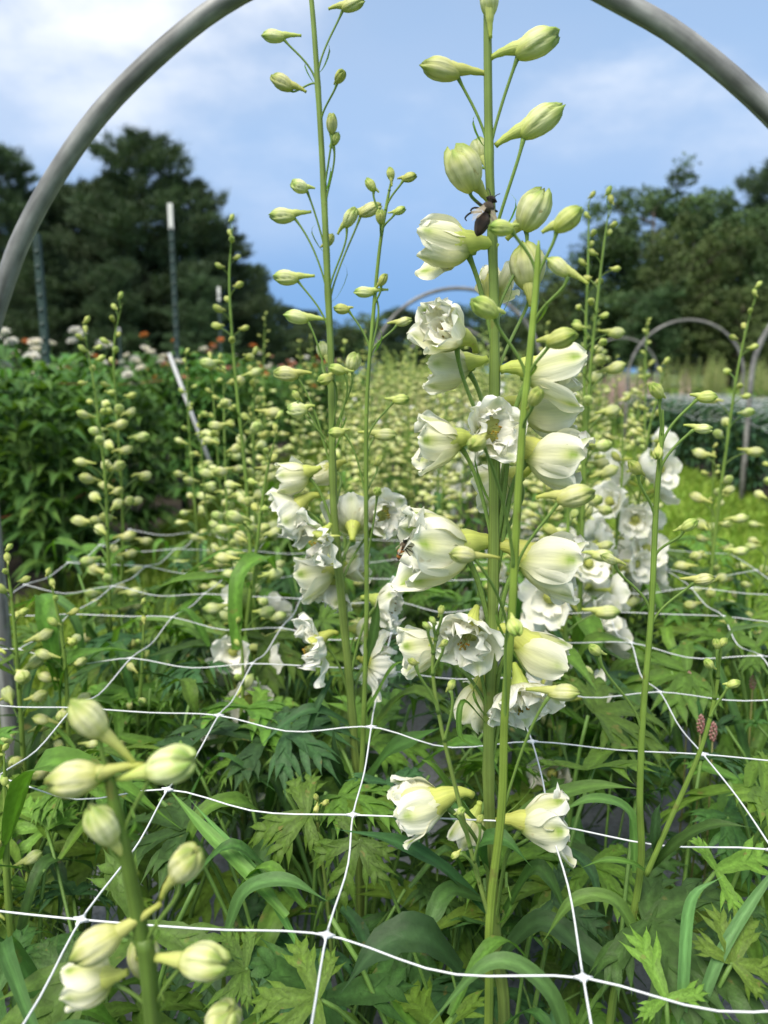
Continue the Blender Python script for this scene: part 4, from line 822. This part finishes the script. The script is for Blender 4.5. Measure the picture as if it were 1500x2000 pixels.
# ------------------------------------------------------------------ neighbouring beds
def bush(seed, h, rad, n, cols, L=(.09, .18), w=.017):
    r = np.random.RandomState(seed); st = Geo(); l = Geo()
    for s in range(9):
        a = r.rand() * 6.28; e = np.array((rad * .75 * math.cos(a) * r.rand(), rad * .75 * math.sin(a) * r.rand(), h * r.uniform(.8, 1.02)))
        c = smoothpath([e, e * (.7, .7, .6), (e[0] * .2, e[1] * .2, 0)], 8); tube(st, c, np.linspace(.002, .005, 8), 4, (0.12, 0.20, 0.05))
        for i in range(n // 9):
            t = r.rand(); p = c[int((1 - t) * 7)]; az = r.rand() * 6.28; d = np.array((math.cos(az), math.sin(az), 0)); ln = r.uniform(*L) * (1.1 - .45 * t); up = r.uniform(.1, .7)
            l.join(blade_geo([p, p + d * ln * .5 + (0, 0, ln * up * .6), p + d * ln * .95 + (0, 0, ln * (up - .45) * .6)], w * r.uniform(.7, 1.3), 5, 3, .25, cols[r.randint(len(cols))]))
    return st.mesh('stems', M_STEM), l.mesh('foliage', M_MASS)
STRAW = [bush(s, .80, .30, 400, [(0.050, 0.125, 0.030), (0.070, 0.155, 0.035), (0.095, 0.19, 0.040)]) for s in range(5)]
def head(col, seed):
    r = np.random.RandomState(seed); g = Geo()
    for ringi, (n, a, L) in enumerate(((14, 88, .95), (14, 62, 1), (12, 42, .95), (9, 22, .85))):
        for k in range(n): g.join(sepal_geo(L, .16, (a * .6, a, a * .7), .4, 2000 + seed * 50 + ringi * 20 + k, k * 6.283 / n + r.rand() * .2, 1, 0, .03, 4, 3, .6, .1))
    tube(g, [(0, 0, -.05), (0, 0, .12), (0, 0, .25)], [.25, .3, .1], 8)
    C = np.concatenate(g.c); C[:] = col; C *= (.85 + .3 * r.rand(len(C), 1)); g.c = [C]; g.v = [np.concatenate(g.v)]; g.p = [np.concatenate(g.p)]
    return g.mesh('flower_head', M_PETAL)
HEADS = [head((0.80, 0.78, 0.72), 1), head((0.66, 0.25, 0.08), 2), head((0.74, 0.46, 0.34), 3), head((0.8, 0.76, 0.66), 4), head((0.68, 0.36, 0.26), 5)]
k = 0; straws = []
for row in range(5):
    for i in range(15):
        y = 2.45 + .46 * i * (1 + .05 * i) + rnd.uniform(-.08, .08); x = -1.40 - .34 * row + rnd.uniform(-.07, .07)
        if (row > 2 and i > 10): continue
        t = thing('strawflower_plant', ['strawflower in the front row of the left bed facing the grass path', 'strawflower in the second row of the left bed', 'strawflower in the middle row of the left bed', 'strawflower in the fourth row of the left bed', 'strawflower in the far left back row'][row] + (' near the posts' if i < 6 else ' toward the pines'), 'flower plant', (x, y, 0), 'strawflowers in the left bed')
        straws.append(t); s = rnd.uniform(.92, 1.12); v = STRAW[k % 5]; k += 1; rz = rnd.random() * 6.28
        obj('stems', v[0], t, Matrix.Rotation(rz, 4, 'Z') @ Matrix.Scale(s, 4)); o = obj('foliage', v[1], t, Matrix.Rotation(rz, 4, 'Z') @ Matrix.Scale(s, 4)); o['kind'] = 'stuff'
        for q in range(rnd.randint(2, 5)):
            far = min(1, max(0, (y - 3.2) / 2)); hm = rnd.choice([HEADS[1], HEADS[2], HEADS[4], HEADS[1], HEADS[0]]) if rnd.random() < far * .85 else rnd.choice([HEADS[0], HEADS[3]])
            a = rnd.random() * 6.28; rr_ = rnd.uniform(.02, .2); z = s * rnd.uniform(.72, .92)
            if y < 3 and rnd.random() < .5: continue
            fo = obj('flower', hm, t, Matrix.Translation((rr_ * math.cos(a), rr_ * math.sin(a), z)) @ Matrix.Rotation(rnd.uniform(-.5, .5), 4, 'X') @ Matrix.Rotation(rnd.uniform(-.5, .5), 4, 'Y') @ Matrix.Scale(rnd.uniform(.024, .036), 4)); obj('flower_stalk', petiole_mesh(1, .1), fo, Matrix.Scale(9, 4) @ Matrix.Translation((0, 0, -1)))
for x_, y_, Y_, sc_ in ((6, 655, 2.75, .042), (24, 672, 2.8, .036), (64, 704, 2.75, .045), (100, 724, 2.9, .036), (148, 650, 3.1, .038), (142, 670, 3.1, .032), (250, 735, 3.3, .034), (265, 752, 3.4, .036)):
    p_ = at(x_, y_, Y_); t = min(straws, key=lambda q: (q.location.x - p_.x) ** 2 + (q.location.y - p_.y) ** 2)
    fo = obj('flower', HEADS[0], t, Matrix.Translation(p_ - Vector(t.location)) @ Matrix.Rotation(rnd.uniform(.2, .6), 4, 'X') @ Matrix.Scale(sc_ * .82, 4)); obj('flower_stalk', petiole_mesh(1, .1), fo, Matrix.Scale(8, 4) @ Matrix.Translation((0, 0, -1)))
LEAFY = [bush(20 + s, .55, .26, 260, [(0.035, 0.085, 0.045), (0.045, 0.10, 0.05), (0.05, 0.11, 0.045)], (.07, .13), .018) for s in range(4)]
for row in range(4):
    for i in range(13):
        t = thing('leafy_plant', 'dark blue-green leafy plant under the right-hand netting', 'plant', (2.0 + .3 * row + rnd.uniform(-.06, .06), 3.3 + .42 * i + rnd.uniform(-.08, .08), 0), 'leafy plants under the right netting')
        v = LEAFY[(row * 3 + i) % 4]; t.rotation_euler = (0, 0, rnd.random() * 6.28); obj('stems', v[0], t); o = obj('foliage', v[1], t); o['kind'] = 'stuff'
PINK = [farspike(50 + s, (0.74, 0.50, 0.48), 46, .85, 0) for s in range(2)]; PALE = [farspike(60 + s, (0.36, 0.40, 0.14), 50, .95, 0) for s in range(3)]
for i in range(18):
    farplant(rnd.uniform(1.9, 2.8), rnd.uniform(9.2, 11.5), PINK[i % 2], rnd.uniform(.85, 1.0), 'pale pink flower spike in the far right bed', 'pink spikes in the far right bed', 'pink_spike_plant')
for i in range(90):
    farplant(rnd.uniform(3.3, 6.5) if i % 3 else rnd.uniform(2.0, 6), rnd.uniform(8.5, 12.5) if i % 3 else rnd.uniform(12, 15), PALE[i % 3], rnd.uniform(.9, 1.15), 'pale yellow-green spike in the far right rows', 'pale spikes in the far right rows', 'pale_spike_plant')
# smartweed with pink spikes at the bed edge
def weed(x, y, Y, label):
    p = at(x, y, Y); t = thing('smartweed', label, 'weed', (p.x, p.y, 0), 'pink smartweed at the bed edge'); g = Geo(); tube(g, [(0, 0, p.z), (.004, 0, p.z * .6), (0, .01, 0)], [.0009, .0012, .0016], 6, (0.22, 0.22, 0.07)); obj('stem', g.mesh('stem', M_STEM), t)
    g = Geo()
    for i in range(34):
        a = i * 2.4; z = p.z - .004 + .022 * i / 34; r_ = .0036 * math.sin(math.pi * (.15 + .75 * i / 34)); c = np.array((r_ * math.cos(a), r_ * math.sin(a), z)); tube(g, [c - (0, 0, .0012), c, c + (0, 0, .0016)], [.0006, .0014, .0005], 5, ((0.55, 0.25, 0.24), (0.62, 0.38, 0.33))[i % 2])
    obj('flower_spike', g.mesh('flower_spike', M_PETAL), t)
    for i in range(7): obj('leaf', rnd.choice(LANCE), t, Matrix.Translation((0, 0, p.z * rnd.uniform(.3, .85))) @ Matrix.Rotation(i * 2.4, 4, 'Z') @ Matrix.Scale(rnd.uniform(.05, .08), 4))
weed(1345, 1338, .95, 'farther smartweed with a pale pink spike at right'); weed(1368, 1425, .85, 'smartweed with the reddest spike beside the right branch'); weed(1392, 1440, .84, 'smartweed with a drooping pink spike behind the right branch'); weed(1470, 1340, 1.0, 'smartweed by the right photo edge')

# ------------------------------------------------------------------ bees
def bee(pos, d, upv, L, label, cols):
    M = frame(pos, d, upv, L) @ Matrix.Diagonal((1.3, 1.3, 1, 1)); t = thing('honey_bee', label, 'bee', pos); Ml = Matrix.Translation(-Vector(pos)) @ M
    z = np.array((-.55, -.5, -.4, -.25, -.1, 0, .05, .1, .18, .27, .32, .36, .40, .46, .50)); r_ = np.array((.012, .06, .11, .145, .14, .085, .05, .10, .135, .11, .055, .07, .095, .075, .02))
    g = Geo(); cc = np.array([cols[0] if (i % 2 or v > .1) else cols[1] for i, v in enumerate(z)]); cc[(z > .05) & (z < .3)] = cols[2]
    c = [(0, .02 * math.sin(v * 5) - (.05 * max(0, -v)), v) for v in z]; tube(g, smoothpath(c, 43), np.interp(np.linspace(0, 14, 43), range(15), r_), 14, np.array([cc[min(14, int(round(i * 14 / 42)))] for i in range(43)])); obj('body', g.mesh('bee_body', M_FUZZ), t, Ml)
    for sg in (-1, 1):
        e = Geo(); tube(e, [(sg * .06, .03, .37), (sg * .082, .03, .40), (sg * .07, .03, .44)], [.03, .042, .02], 8, (0.01, 0.008, 0.006)); obj('eye', e.mesh('bee_eye', M_FUZZ), t, Ml)
        for k, (ln, wd) in enumerate(((.50, .07), (.34, .05))):
            w_ = blade_geo([(sg * .08, .10, .17 - .05 * k), (sg * (.17 + .07 * k), .13, -.1), (sg * (.22 + .06 * k), .12, .17 - ln)], wd, 10, 3, .05, (1, 1, 1), 0, 'strap', (sg * .3, 1, 0)); obj('wing', w_.mesh('bee_wing', M_WING), t, Ml)
        for k in range(3):
            l_ = Geo(); z0 = .22 - .07 * k; tube(l_, smoothpath([(sg * .07, -.08, z0), (sg * (.2 + .03 * k), -.16, z0 + .06 - .08 * k), (sg * (.22 + .05 * k), -.30, z0 + .1 - .16 * k), (sg * (.16 + .05 * k), -.38, z0 + .16 - .2 * k)], 10), np.linspace(.028, .012, 10), 6, (0.015, 0.010, 0.008)); obj('leg', l_.mesh('bee_leg', M_FUZZ), t, Ml)
        an = Geo(); tube(an, smoothpath([(sg * .03, -.02, .47), (sg * .07, -.04, .58), (sg * .13, -.10, .68)], 8), .010, 5, (0.015, 0.01, 0.008)); obj('antenna', an.mesh('bee_antenna', M_FUZZ), t, Ml)
bee(at(948, 420, .538), (.32, .12, .85), (.2, -.95, .1), .026, 'dark bee clinging to the top of the thickest stem', [(0.018, 0.010, 0.007), (0.035, 0.018, 0.010), (0.075, 0.055, 0.035)])
bee(at(785, 1072, .565), (.38, .1, .85), (-.9, -.35, .2), .0160, 'small orange-banded bee at the mouth of a cream bell', [(0.03, 0.02, 0.012), (0.42, 0.16, 0.03), (0.11, 0.08, 0.05)])
